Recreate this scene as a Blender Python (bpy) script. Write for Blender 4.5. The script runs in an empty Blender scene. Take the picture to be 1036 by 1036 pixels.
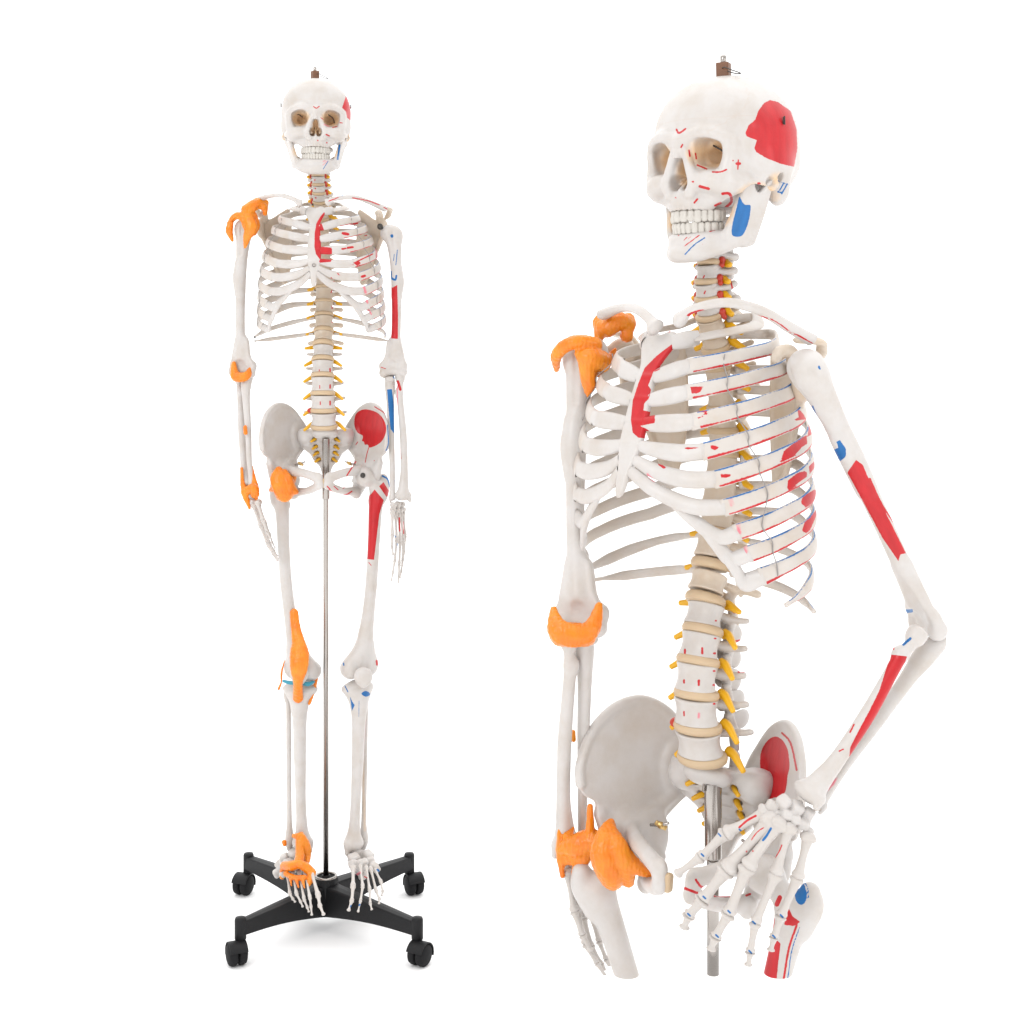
# Two anatomical teaching skeletons on white: one whole on a wheeled stand, one larger cut off at the thighs.
import bpy, math
import numpy as np
from mathutils import Vector, Matrix

U = 0.002            # one modelling unit in metres
DC, HC = 1480.0, 586.0   # camera distance and height in units
f32 = np.float32
C = bpy.context.scene.collection

# ------------------------------------------------------------------ implicit shapes
def V3(*a): return np.array(a, dtype=np.float64)
def rotm(e):
    m = Matrix.Rotation(math.radians(e[2]), 3, 'Z') @ Matrix.Rotation(math.radians(e[1]), 3, 'Y') @ Matrix.Rotation(math.radians(e[0]), 3, 'X')
    return np.array(m)

def ell(c, r, e=None):
    c = np.array(c, float); r = np.array(r, float); R = rotm(e) if e else None
    m = r.max() if e else None
    lo = c - (m if e else r); hi = c + (m if e else r)
    def fn(x, y, z):
        x = x - c[0]; y = y - c[1]; z = z - c[2]
        if R is not None:
            x, y, z = R[0,0]*x+R[1,0]*y+R[2,0]*z, R[0,1]*x+R[1,1]*y+R[2,1]*z, R[0,2]*x+R[1,2]*y+R[2,2]*z
        k0 = np.sqrt((x/r[0])**2 + (y/r[1])**2 + (z/r[2])**2)
        k1 = np.sqrt((x/r[0]**2)**2 + (y/r[1]**2)**2 + (z/r[2]**2)**2)
        return k0*(k0-1)/(k1+1e-6)
    return fn, lo, hi, None

def box(c, hs, rr=1.0, e=None):
    c = np.array(c, float); hs = np.array(hs, float); R = rotm(e) if e else None
    m = np.linalg.norm(hs) if e else hs
    def fn(x, y, z):
        x = x - c[0]; y = y - c[1]; z = z - c[2]
        if R is not None:
            x, y, z = R[0,0]*x+R[1,0]*y+R[2,0]*z, R[0,1]*x+R[1,1]*y+R[2,1]*z, R[0,2]*x+R[1,2]*y+R[2,2]*z
        qx = np.abs(x)-hs[0]+rr; qy = np.abs(y)-hs[1]+rr; qz = np.abs(z)-hs[2]+rr
        return np.sqrt(np.maximum(qx,0)**2+np.maximum(qy,0)**2+np.maximum(qz,0)**2)+np.minimum(np.maximum(qx,np.maximum(qy,qz)),0)-rr
    return fn, c-m, c+m, None

def _seg(a, b, ra, rb, fl=None):
    a = np.array(a, float); b = np.array(b, float); ab = b-a; L2 = max(float(ab@ab), 1e-9)
    def fn(x, y, z):
        px = x-a[0]; py = y-a[1]; pz = z-a[2]
        t = np.clip((px*ab[0]+py*ab[1]+pz*ab[2])/L2, 0, 1)
        dx = px-t*ab[0]; dy = py-t*ab[1]; dz = pz-t*ab[2]
        if fl is not None:
            n, k = fl; q = dx*n[0]+dy*n[1]+dz*n[2]     # flatten along n : distances there count k times
            d = np.sqrt(dx*dx+dy*dy+dz*dz+(k*k-1)*q*q)
            return (d-(ra+(rb-ra)*t))/(1+0.25*(k-1))
        return np.sqrt(dx*dx+dy*dy+dz*dz)-(ra+(rb-ra)*t)
    m = max(ra, rb)
    return fn, np.minimum(a, b)-m, np.maximum(a, b)+m, None

def crom(P, n=6, closed=False):
    P = [np.array(p, float) for p in P]; N = len(P); out = []
    if N < 3 and not closed:
        return np.array([P[0]+(P[1]-P[0])*t for t in np.linspace(0, 1, n+1)])
    rng = range(N if closed else N-1)
    for i in rng:
        if closed: p0, p1, p2, p3 = P[i-1], P[i], P[(i+1) % N], P[(i+2) % N]
        else:
            p1, p2 = P[i], P[i+1]
            p0 = P[i-1] if i else 2*p1-p2
            p3 = P[i+2] if i+2 < N else 2*p2-p1
        for j in range(n):
            t = j/n
            out.append(0.5*((2*p1)+(-p0+p2)*t+(2*p0-5*p1+4*p2-p3)*t*t+(-p0+3*p1-3*p2+p3)*t**3))
    if not closed: out.append(P[-1])
    return np.array(out)

def tube(pts, rad, n=5, fl=None):
    """smooth tube through pts with radii (number or list)"""
    if not hasattr(rad, '__len__'): rad = [rad]*len(pts)
    Q = crom([tuple(p)+(r,) for p, r in zip(pts, rad)], n)
    if fl is not None: fl = (np.array(fl[0], float)/np.linalg.norm(fl[0]), fl[1])
    segs = [_seg(Q[i][:3], Q[i+1][:3], Q[i][3], Q[i+1][3], fl) for i in range(len(Q)-1)]
    lo = np.min([s[1] for s in segs], axis=0); hi = np.max([s[2] for s in segs], axis=0)
    def fn(x, y, z):
        d = None
        for s in segs:
            e = s[0](x, y, z); d = e if d is None else np.minimum(d, e)
        return d
    return fn, lo, hi, segs

def polysd(poly, u, v):
    P = np.asarray(poly, float); N = len(P)
    d = np.full(np.broadcast(u, v).shape, 1e9); s = np.ones_like(d)
    for i in range(N):
        a = P[i]; b = P[i-1]; ex, ey = b-a
        wx = u-a[0]; wy = v-a[1]
        t = np.clip((wx*ex+wy*ey)/(ex*ex+ey*ey+1e-9), 0, 1)
        d = np.minimum(d, (wx-ex*t)**2+(wy-ey*t)**2)
        c1 = v >= a[1]; c2 = v < b[1]; c3 = ex*wy > ey*wx
        s = np.where((c1 & c2 & c3) | (~c1 & ~c2 & ~c3), -s, s)
    return s*np.sqrt(d)

def sheet(poly, hfun, t, axes=(0, 2, 1), smooth=5, rr=1.0):
    """thin curved plate: outline poly in axes[0],axes[1]; height along axes[2] = hfun(u,v); half thickness t (number or fn)"""
    P = crom(poly, smooth, True) if smooth else np.array(poly, float)
    lo = np.zeros(3); hi = np.zeros(3)
    lo[axes[0]], hi[axes[0]] = P[:,0].min(), P[:,0].max(); lo[axes[1]], hi[axes[1]] = P[:,1].min(), P[:,1].max()
    hs = np.array([hfun(p[0], p[1]) for p in P]+[hfun(P[:,0].mean(), P[:,1].mean())], float)
    lo[axes[2]], hi[axes[2]] = hs.min()-8, hs.max()+8
    def fn(x, y, z):
        co = (x, y, z); u, v, w = co[axes[0]], co[axes[1]], co[axes[2]]
        sd = polysd(P, u, v); h = hfun(u, v); tt = t(u, v) if callable(t) else t
        a = np.abs(w-h)-tt; k = rr
        q = np.clip(0.5-0.5*(a-sd)/k, 0, 1) if k > 0 else None
        return a*(1-q)+sd*q + k*q*(1-q)
    return fn, lo-2, hi+2, None

class Shape:
    def __init__(s, h=0.6, rough=0.): s.h = h; s.ops = []; s.rough = rough
    def add(s, p, k=1.0): s.ops.append(('+', p, k)); return s
    def sub(s, p, k=1.0): s.ops.append(('-', p, k)); return s
    def sym(s, mk, k=1.0, op='+'):
        for sg in (-1, 1): s.ops.append((op, mk(sg), k))
        return s
    def cut(s, p): s.ops.append(('&', p, 0)); return s
    def mesh(s):
        h = s.h
        lo = np.min([o[1][1] for o in s.ops if o[0] == '+'], axis=0)-2.5*h
        hi = np.max([o[1][2] for o in s.ops if o[0] == '+'], axis=0)+2.5*h
        n = np.ceil((hi-lo)/h).astype(int)+1
        ax = [(lo[i]+h*np.arange(n[i])).astype(f32) for i in range(3)]
        F = np.full(n, 6.0, f32)
        def region(a, b, m):
            i0 = np.maximum(np.floor((a-m-lo)/h).astype(int), 0); i1 = np.minimum(np.ceil((b+m-lo)/h).astype(int)+1, n)
            return i0, i1
        def ev(fn, i0, i1):
            return fn(ax[0][i0[0]:i1[0], None, None], ax[1][None, i0[1]:i1[1], None], ax[2][None, None, i0[2]:i1[2]])
        for op, p, k in s.ops:
            if op == '&':
                F = np.maximum(F, p(ax[0][:, None, None], ax[1][None, :, None], ax[2][None, None, :]).astype(f32)); continue
            m = max(k, 2*h)+h
            i0, i1 = region(p[1], p[2], m)
            if (i1 <= i0).any(): continue
            sl = tuple(slice(a, b) for a, b in zip(i0, i1))
            if p[3] is not None:
                D = np.full(i1-i0, 6.0, f32)
                for sg in p[3]:
                    j0, j1 = region(sg[1], sg[2], m)
                    if (j1 <= j0).any(): continue
                    ss = tuple(slice(a-c, b-c) for a, b, c in zip(j0, j1, i0))
                    D[ss] = np.minimum(D[ss], ev(sg[0], j0, j1))
            else:
                D = ev(p[0], i0, i1).astype(f32)
            A = F[sl]
            if op == '+':
                if k > 0:
                    q = np.maximum(k-np.abs(A-D), 0)/k
                    F[sl] = np.minimum(A, D)-q*q*k*0.25
                else: F[sl] = np.minimum(A, D)
            else:
                D = -D
                if k > 0:
                    q = np.maximum(k-np.abs(A-D), 0)/k
                    F[sl] = np.maximum(A, D)+q*q*k*0.25
                else: F[sl] = np.maximum(A, D)
        if s.rough:       # lumpy, stranded surface running mostly up and down
            X, Y, Z = ax[0][:, None, None], ax[1][None, :, None], ax[2][None, None, :]
            wob = np.sin(X*1.9+1.3*np.sin(Z*.5)+Y*.4)*np.cos(Y*1.7+.8*np.sin(Z*.7))+.7*np.sin(X*3.6+Z*.6+2*np.sin(Y*1.1))*np.sin(Y*3.1-Z*.35)+.6*np.sin(Z*1.25+X*.8)*np.sin(X*.9-Y*1.1)
            F = F+(s.rough*wob).astype(f32)
        F[0] = F[-1] = 6; F[:, 0] = F[:, -1] = 6; F[:, :, 0] = F[:, :, -1] = 6
        return surface_nets(F, lo, h)

def surface_nets(F, lo, h):
    ins = F < 0
    n = F.shape
    cnt = np.zeros((n[0]-1, n[1]-1, n[2]-1), np.int8)
    for dx in (0, 1):
        for dy in (0, 1):
            for dz in (0, 1):
                cnt += ins[dx:n[0]-1+dx, dy:n[1]-1+dy, dz:n[2]-1+dz]
    I, J, K = np.nonzero((cnt > 0) & (cnt < 8))
    idx = np.full(cnt.shape, -1, np.int64); idx[I, J, K] = np.arange(len(I))
    acc = np.zeros((len(I), 3)); num = np.zeros(len(I))
    corners = [(a, b, c) for a in (0, 1) for b in (0, 1) for c in (0, 1)]
    for a in corners:
        for axn in range(3):
            if a[axn]: continue
            b = list(a); b[axn] = 1
            fa = F[I+a[0], J+a[1], K+a[2]]; fb = F[I+b[0], J+b[1], K+b[2]]
            m = (fa < 0) != (fb < 0)
            t = np.where(m, fa/np.where(m, fa-fb, 1), 0)
            for q in range(3):
                acc[:, q] += np.where(m, a[q]+(t if q == axn else 0), 0)
            num += m
    V = (acc/num[:, None]+np.stack([I, J, K], 1))*h+lo
    quads = []
    for axn in range(3):
        o = [q for q in range(3) if q != axn]
        s0 = np.moveaxis(ins, (axn, o[0], o[1]), (0, 1, 2)); ix = np.moveaxis(idx, (axn, o[0], o[1]), (0, 1, 2))
        A = s0[:-1, 1:-1, 1:-1]; B = s0[1:, 1:-1, 1:-1]
        i, j, k = np.nonzero(A != B)
        q = np.stack([ix[i, j, k], ix[i, j+1, k], ix[i, j+1, k+1], ix[i, j, k+1]], 1)
        flip = ~A[i, j, k]
        if axn == 1: flip = ~flip
        q[flip] = q[flip][:, ::-1]
        quads.append(q)
    return V, np.concatenate(quads)

def mirror(g): return g[0]*np.array([-1, 1, 1]), g[1][:, ::-1]
def xform(g, M):
    M = np.array(M); return g[0]@M[:3, :3].T+M[:3, 3], g[1]
def merge(*gs):
    vs, fs, o = [], [], 0
    for v, f in gs: vs.append(v); fs.append(f+o); o += len(v)
    return np.concatenate(vs), np.concatenate(fs)

# ------------------------------------------------------------------ swept and turned shapes
def sweep(pts, wt, up=(0, 0, 1), seg=12, caps=True, n=1):
    """pts: curve; wt: list of (half tall, half thick) ; up: reference for the tall axis, vector or per-point list. returns V,F,S,A"""
    Q = crom([tuple(p)+tuple(w) for p, w in zip(pts, wt)], n) if n > 1 else np.array([tuple(p)+tuple(w) for p, w in zip(pts, wt)], float)
    P = Q[:, :3]; N = len(P)
    T = np.gradient(P, axis=0); T /= np.linalg.norm(T, axis=1)[:, None]+1e-9
    Up = np.array(up, float)
    if Up.ndim == 1: Up = np.repeat(Up[None], N, 0)
    elif len(Up) != N:
        Up = np.stack([np.interp(np.linspace(0, 1, N), np.linspace(0, 1, len(Up)), Up[:, i]) for i in range(3)], 1)
    W = Up-T*np.sum(Up*T, 1)[:, None]; W /= np.linalg.norm(W, axis=1)[:, None]+1e-9
    S = np.cross(T, W)
    a = np.linspace(0, 2*np.pi, seg, endpoint=False)
    ca, sa = np.cos(a), np.sin(a)
    V = P[:, None]+S[:, None]*(ca[None, :, None]*Q[:, None, 4:5])+W[:, None]*(sa[None, :, None]*Q[:, None, 3:4])
    V = V.reshape(-1, 3)
    i = np.arange(N-1)[:, None]*seg; j = np.arange(seg)[None]; j2 = (j+1) % seg
    F = np.stack([i+j, i+j2, i+seg+j2, i+seg+j], -1).reshape(-1, 4)
    s = np.repeat(np.linspace(0, 1, N), seg); ang = np.tile(a, N)
    if caps:
        b = len(V); V = np.concatenate([V, P[:1]-T[:1]*Q[0, 4]*.5, P[-1:]+T[-1:]*Q[-1, 4]*.5])
        j = j[0]; j2 = j2[0]
        f0 = np.stack([j2, j, np.full(seg, b), np.full(seg, b)], 1); e = (N-1)*seg
        f1 = np.stack([e+j, e+j2, np.full(seg, b+1), np.full(seg, b+1)], 1)
        F = np.concatenate([F, f0, f1]); s = np.append(s, [0, 1]); ang = np.append(ang, [0, 0])
    F = np.where((F[:, 2] == F[:, 3])[:, None], F[:, [1, 0, 2, 2]], F[:, ::-1])
    return V, F, s, ang

def lathe(prof, seg=28):
    """prof: (radius, z) list, about Z"""
    a = np.linspace(0, 2*np.pi, seg, endpoint=False); P = np.array(prof, float); N = len(P)
    V = np.stack([P[:, None, 0]*np.cos(a), P[:, None, 0]*np.sin(a), np.repeat(P[:, 1:2], seg, 1)], -1).reshape(-1, 3)
    i = np.arange(N-1)[:, None]*seg; j = np.arange(seg)[None]; j2 = (j+1) % seg
    F = np.stack([i+j, i+j2, i+seg+j2, i+seg+j], -1).reshape(-1, 4)
    return V, F

# ------------------------------------------------------------------ materials
def mat(name, col, rough=.4, metal=0., bump=0., bscale=900., sss=0., mott=0.04, spec=.5, col2=None):
    m = bpy.data.materials.new(name); m.use_nodes = True; nt = m.node_tree; b = nt.nodes['Principled BSDF']
    b.inputs['Roughness'].default_value = rough; b.inputs['Metallic'].default_value = metal
    b.inputs['Specular IOR Level'].default_value = spec
    tc = nt.nodes.new('ShaderNodeTexCoord'); nz = nt.nodes.new('ShaderNodeTexNoise')
    nz.inputs['Scale'].default_value = 45; nz.inputs['Detail'].default_value = 5
    nt.links.new(tc.outputs['Object'], nz.inputs['Vector'])
    mx = nt.nodes.new('ShaderNodeMix'); mx.data_type = 'RGBA'
    nt.links.new(nz.outputs['Fac'], mx.inputs[0])
    mx.inputs[6].default_value = tuple(c*(1-mott*2) for c in col)+(1,); mx.inputs[7].default_value = tuple(min(1, c*(1+mott)) for c in (col2 or col))+(1,)
    nt.links.new(mx.outputs[2], b.inputs['Base Color'])
    if bump:
        n2 = nt.nodes.new('ShaderNodeTexNoise'); n2.inputs['Scale'].default_value = bscale; n2.inputs['Detail'].default_value = 3
        nt.links.new(tc.outputs['Object'], n2.inputs['Vector'])
        bp = nt.nodes.new('ShaderNodeBump'); bp.inputs['Strength'].default_value = bump; bp.inputs['Distance'].default_value = .001
        nt.links.new(n2.outputs['Fac'], bp.inputs['Height']); nt.links.new(bp.outputs[0], b.inputs['Normal'])
    if sss:
        b.inputs['Subsurface Weight'].default_value = sss; b.inputs['Subsurface Radius'].default_value = (1, .4, .15)
        b.inputs['Subsurface Scale'].default_value = .004
    return m

def bone_material(name, base, stain):
    """cast bone resin; float attributes hold the painted muscle areas (positive inside)"""
    m = mat(name, base, .36, bump=.22, bscale=420., mott=.0)
    nt = m.node_tree; b = nt.nodes['Principled BSDF']
    for l in list(b.inputs['Base Color'].links): nt.links.remove(l)
    tc = nt.nodes.new('ShaderNodeTexCoord')
    n1 = nt.nodes.new('ShaderNodeTexNoise'); n1.inputs['Scale'].default_value = 28; n1.inputs['Detail'].default_value = 7; n1.inputs['Roughness'].default_value = .62
    nt.links.new(tc.outputs['Object'], n1.inputs['Vector'])
    r1 = nt.nodes.new('ShaderNodeValToRGB'); r1.color_ramp.elements[0].position = .42; r1.color_ramp.elements[1].position = .74
    r1.color_ramp.elements[0].color = tuple(base)+(1,); r1.color_ramp.elements[1].color = tuple(stain)+(1,)
    nt.links.new(n1.outputs['Fac'], r1.inputs[0]); cur = r1.outputs[0]
    n3 = nt.nodes.new('ShaderNodeTexNoise'); n3.inputs['Scale'].default_value = 420; n3.inputs['Detail'].default_value = 4
    nt.links.new(tc.outputs['Object'], n3.inputs['Vector'])
    for at, col in (('tan', (.66, .46, .28)), ('suture', (.50, .40, .33)), ('pink', (.68, .12, .18)), ('red', (.47, .006, .011)), ('blue', (.002, .115, .34))):
        a = nt.nodes.new('ShaderNodeAttribute'); a.attribute_name = at
        w = nt.nodes.new('ShaderNodeMath'); w.operation = 'MULTIPLY_ADD'; w.inputs[1].default_value = .55 if at != 'tan' else 2.2; w.inputs[2].default_value = -.25 if at != 'tan' else -1.1
        nt.links.new(n3.outputs['Fac'], w.inputs[0])
        s = nt.nodes.new('ShaderNodeMath'); s.operation = 'ADD'; nt.links.new(a.outputs['Fac'], s.inputs[0]); nt.links.new(w.outputs[0], s.inputs[1])
        g = nt.nodes.new('ShaderNodeMapRange')
        lo, hi = (.0, .18) if at in ('red', 'blue') else ((-.5, 3.5) if at == 'tan' else (-.3, .5))
        g.inputs['From Min'].default_value = lo+.02; g.inputs['From Max'].default_value = hi+.02
        if at in ('suture',): g.inputs['To Max'].default_value = .6
        if at == 'pink': g.inputs['To Max'].default_value = .8
        nt.links.new(s.outputs[0], g.inputs['Value'])
        # a mesh without the attribute reads 0 : gate it out
        gt = nt.nodes.new('ShaderNodeMath'); gt.operation = 'COMPARE'; gt.inputs[1].default_value = 0.0; gt.inputs[2].default_value = 1e-6
        nt.links.new(a.outputs['Fac'], gt.inputs[0])
        iv = nt.nodes.new('ShaderNodeMath'); iv.operation = 'SUBTRACT'; iv.inputs[0].default_value = 1; nt.links.new(gt.outputs[0], iv.inputs[1])
        ml = nt.nodes.new('ShaderNodeMath'); ml.operation = 'MULTIPLY'; nt.links.new(g.outputs[0], ml.inputs[0]); nt.links.new(iv.outputs[0], ml.inputs[1])
        mx = nt.nodes.new('ShaderNodeMix'); mx.data_type = 'RGBA'
        nt.links.new(ml.outputs[0], mx.inputs[0]); nt.links.new(cur, mx.inputs[6]); mx.inputs[7].default_value = col+(1,)
        if at in ('red', 'blue'):       # brushed coats: thinner and thicker streaks
            mv = nt.nodes.new('ShaderNodeMapping'); mv.inputs['Scale'].default_value = (1, 1, .25); nt.links.new(tc.outputs['Object'], mv.inputs['Vector'])
            nb = nt.nodes.new('ShaderNodeTexNoise'); nb.inputs['Scale'].default_value = 130; nb.inputs['Detail'].default_value = 5; nt.links.new(mv.outputs[0], nb.inputs['Vector'])
            bm_ = nt.nodes.new('ShaderNodeMix'); bm_.data_type = 'RGBA'; nt.links.new(nb.outputs['Fac'], bm_.inputs[0])
            bm_.inputs[6].default_value = tuple(c*.72 for c in col)+(1,); bm_.inputs[7].default_value = tuple(c*1.22+.006 for c in col)+(1,)
            nt.links.new(bm_.outputs[2], mx.inputs[7])
        cur = mx.outputs[2]
    nt.links.new(cur, b.inputs['Base Color'])
    b.inputs['Specular IOR Level'].default_value = .42
    b.inputs['Subsurface Weight'].default_value = .12; b.inputs['Subsurface Radius'].default_value = (1, .7, .5); b.inputs['Subsurface Scale'].default_value = .004
    return m

BONE = bone_material('bone_resin', (.530, .502, .482), (.475, .428, .385))
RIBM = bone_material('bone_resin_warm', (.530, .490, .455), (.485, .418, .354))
DISC = mat('disc_rubber', (.52, .385, .245), .5, bump=.1, sss=.1)
NERVE = mat('nerve_yellow', (.74, .39, .008), .35)
RED = mat('artery_red', (.45, .03, .012), .35)
LIG = mat('ligament_orange', (.72, .105, .002), .30, bump=.7, bscale=220., sss=.25, mott=.0, col2=(.72, .30, .006))
LIG2 = mat('cartilage_blue', (.03, .26, .36), .35)
TOOTH = mat('tooth_enamel', (.53, .50, .455), .35, mott=.06)
STEEL = mat('polished_steel', (.40, .37, .345), .22, 1.0)
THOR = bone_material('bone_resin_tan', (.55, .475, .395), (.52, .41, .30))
BRASS = mat('brass', (.60, .40, .16), .3, 1.0)
DARK = mat('dark_metal', (.06, .055, .05), .4, .6)
WIREM = mat('spring_wire', (.30, .28, .27), .35, .8)
BLACK = mat('black_plastic', (.008, .008, .009), .5, bump=.35, bscale=1400., mott=.2, spec=.25)
RUBBER = mat('caster_rubber', (.009, .009, .010), .7, bump=.2, spec=.2)
BROWN = mat('brown_block', (.16, .065, .028), .5, bump=.2)

# ------------------------------------------------------------------ objects
def to_mesh(name, V, F, material, attrs=None, smooth=True):
    me = bpy.data.meshes.new(name)
    V = np.asarray(V)*U
    F = np.asarray(F)
    tri = F.shape[1] == 4 and (F[:, 2] == F[:, 3])
    if F.shape[1] == 4 and tri.any():
        q = F[~tri]; t = F[tri][:, :3]
        loops = np.concatenate([q.ravel(), t.ravel()]); tot = np.concatenate([np.full(len(q), 4), np.full(len(t), 3)])
    else:
        loops = F.ravel(); tot = np.full(len(F), F.shape[1])
    start = np.concatenate([[0], np.cumsum(tot)[:-1]])
    me.vertices.add(len(V)); me.vertices.foreach_set('co', V.astype(f32).ravel())
    me.loops.add(len(loops)); me.loops.foreach_set('vertex_index', loops.astype(np.int32))
    me.polygons.add(len(tot)); me.polygons.foreach_set('loop_start', start.astype(np.int32)); me.polygons.foreach_set('loop_total', tot.astype(np.int32))
    me.update(calc_edges=True); me.validate()
    if smooth: me.polygons.foreach_set('use_smooth', np.ones(len(me.polygons), bool))
    me.materials.append(material)
    for k, a in (attrs or {}).items():
        at = me.attributes.new(k, 'FLOAT', 'POINT'); at.data.foreach_set('value', np.asarray(a, f32))
    return me

def painted(V, paint):
    """paint: list of (colour, prim, sign) -> attributes with positive distance inside"""
    at = {}
    if not paint: return at
    x, y, z = V[:, 0], V[:, 1], V[:, 2]
    for col, fn in paint:
        d = -fn(x, y, z)
        at[col] = np.maximum(at[col], d) if col in at else d
    for c in at: at[c] = np.where(np.abs(at[c]) < 1e-4, 1e-3, np.clip(at[c], -4, 4))
    return at

def stroke(pts, r, axes=(0, 2), cond=None):
    """painted stroke seen along the third axis"""
    P = np.array(pts, float); R = np.array(r if hasattr(r, '__len__') else [r]*len(P), float)
    def fn(x, y, z):
        c = (x, y, z); u, v = c[axes[0]], c[axes[1]]; d = np.full(u.shape, 99.)
        for i in range(len(P)-1):
            a, b = P[i], P[i+1]; e = b-a; t = np.clip(((u-a[0])*e[0]+(v-a[1])*e[1])/(e@e+1e-9), 0, 1)
            d = np.minimum(d, np.hypot(u-a[0]-t*e[0], v-a[1]-t*e[1])-(R[i]+(R[i+1]-R[i])*t))
        return np.where(cond(x, y, z), d, 99.) if cond else d
    return fn
def area(poly, axes=(0, 2), cond=None, smooth=0):
    P = crom(poly, smooth, True) if smooth else np.array(poly, float)
    def fn(x, y, z):
        c = (x, y, z); d = polysd(P, c[axes[0]], c[axes[1]])
        return np.where(cond(x, y, z), d, 99.) if cond else d
    return fn
def vol(p): return p[0]
front = lambda x, y, z: y < 0

def link(name, me, parent, M=None):
    o = bpy.data.objects.new(name, me); C.objects.link(o); o.parent = parent
    if M is not None:
        M = M.copy(); M.translation = M.translation*U; o.matrix_local = M
    return o
def empty(name, parent=None, M=None):
    return link(name, None, parent, M)
WD_FRONT, WD_BACK, WD_TOP, L_KEY, L_FILL = .88, 1.6, 1.25, 60, 22
# ------------------------------------------------------------------ skull (origin between the orbits' level and the ear, x right, -y front)
def g_skull():
    s = Shape(.55)
    s.add(ell((0, 5, 8.5), (35, 39.0, 35.5)), 0)
    s.add(ell((0, -12, 12), (32, 23, 27)), 7)
    s.add(ell((0, 24, -3), (25, 21, 18)), 8)                      # occiput
    s.sym(lambda g: ell((g*26.5, 2, -7), (8.2, 17, 10)), 6)           # temporal base
    s.add(ell((0, 2, -15), (22, 24, 8)), 6)
    s.sym(lambda g: tube([(g*3, -34.2, 8), (g*13, -34.8, 10), (g*23, -30.5, 7.5), (g*26.3, -27.5, 2)], [2.6, 3, 2.8, 2.4]), 5)  # brow
    s.add(ell((0, -33, 7), (7, 4, 5)), 4)
    s.sym(lambda g: ell((g*40.5, -19, -3), (8, 12, 13), (0, 0, g*8)), 7, '-')      # temple hollow
    # mid face
    s.add(ell((0, -22, -14), (17, 15, 14)), 5)
    s.add(ell((0, -26.5, -23.5), (12.6, 11.5, 7)), 3)                # alveolar arch
    s.sym(lambda g: tube([(g*9, -33, -14), (g*17, -32.5, -14.5), (g*22.5, -28.5, -16), (g*26.5, -18, -16.5)], [4.6, 5.8, 6.0, 4.8]), 4)
    s.sym(lambda g: tube([(g*11, -27, -25), (g*20, -26, -18)], [4, 5.5]), 4)
    s.sym(lambda g: tube([(g*26, -27, 4), (g*26, -28.5, -3), (g*24.5, -29, -10)], [2.6, 2.5, 4]), 3)   # lateral rim
    s.sym(lambda g: ell((g*24, -20, -2), (5, 9, 12)), 4)
    s.sym(lambda g: tube([(g*27, -18, -16), (g*28.8, -11, -16), (g*29.6, -4, -14.5), (g*29.4, 4, -12)], [4.4, 3.8, 3.0, 3.2], fl=((1, 0, 0), 1.5)), 2)
    s.add(tube([(0, -35, 6), (0, -36, 2), (0, -38, -.5)], [4.2, 3.2, 2.2]), 2.5)      # nasal bones
    s.sym(lambda g: tube([(g*4, -35.5, 1), (g*6.6, -36, -7), (g*9, -36, -15), (g*6.5, -36.5, -20.5)], [2.4, 2.6, 2.8, 3]), 2)
    s.sym(lambda g: ell((g*15.6, -34, -.3), (7.6, 15, 7.6), (0, g*10, g*-6)), 1.0, '-')
    s.sym(lambda g: box((g*15.6, -34, -.3), (6.9, 10, 6.7), 3.2, (0, g*12, g*-4)), 1.2, '-')    # orbits
    s.sym(lambda g: ell((g*13.5, -22, -1), (4.2, 9, 4.2), (0, 0, g*-14)), 1.5, '-')
    s.sub(tube([(0, -42, -1.0), (0, -40, -7), (0, -38, -13)], [1.0, 3.0, 5.0], fl=((0, 1, 0), .6)), .8)
    s.sub(ell((0, -34, -8), (2.6, 9, 7)), .8)
    s.sym(lambda g: ell((g*2.9, -36, -14.2), (3.3, 12, 4.4)), .8, '-')
    s.add(tube([(0, -24, -4), (0, -29, -12), (0, -36, -18.4)], [1, .7, 1.2]), .6)
    s.sym(lambda g: tube([(g*4.6, -25, -12), (g*4.2, -30, -14.5)], [1.6, 1.4]), .4)
    for i in range(-4, 5):
        a = i/4.6; s.add(tube([(11.8*math.sin(a*1.25), -25.5-12*math.cos(a*1.25), -27.5), (10.8*math.sin(a*1.25), -25-11*math.cos(a*1.25), -20)], [1.3, .7]), 1.8)
    s.sym(lambda g: ell((g*32, -16, -25), (6, 11, 7.5)), 3, '-')      # under the arch
    s.sym(lambda g: ell((g*27, -9, -20), (3.2, 8, 8)), 2.5, '-')
    s.sym(lambda g: ell((g*26.5, 11, -17.5), (5.4, 7, 9.5), (-12, 0, 0)), 4)    # mastoid
    s.sym(lambda g: ell((g*33.5, 4.6, -13), (5, 2.4, 2.8)), 1.0, '-')   # ear canal
    s.sym(lambda g: ell((g*30.5, 0, -16), (3.6, 4.2, 3.8)), 1.5)
    s.sym(lambda g: ell((g*33.5, -3.0, -15.2), (4, 2.6, 2.6)), 1.0, '-')
    return s.mesh()

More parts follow.
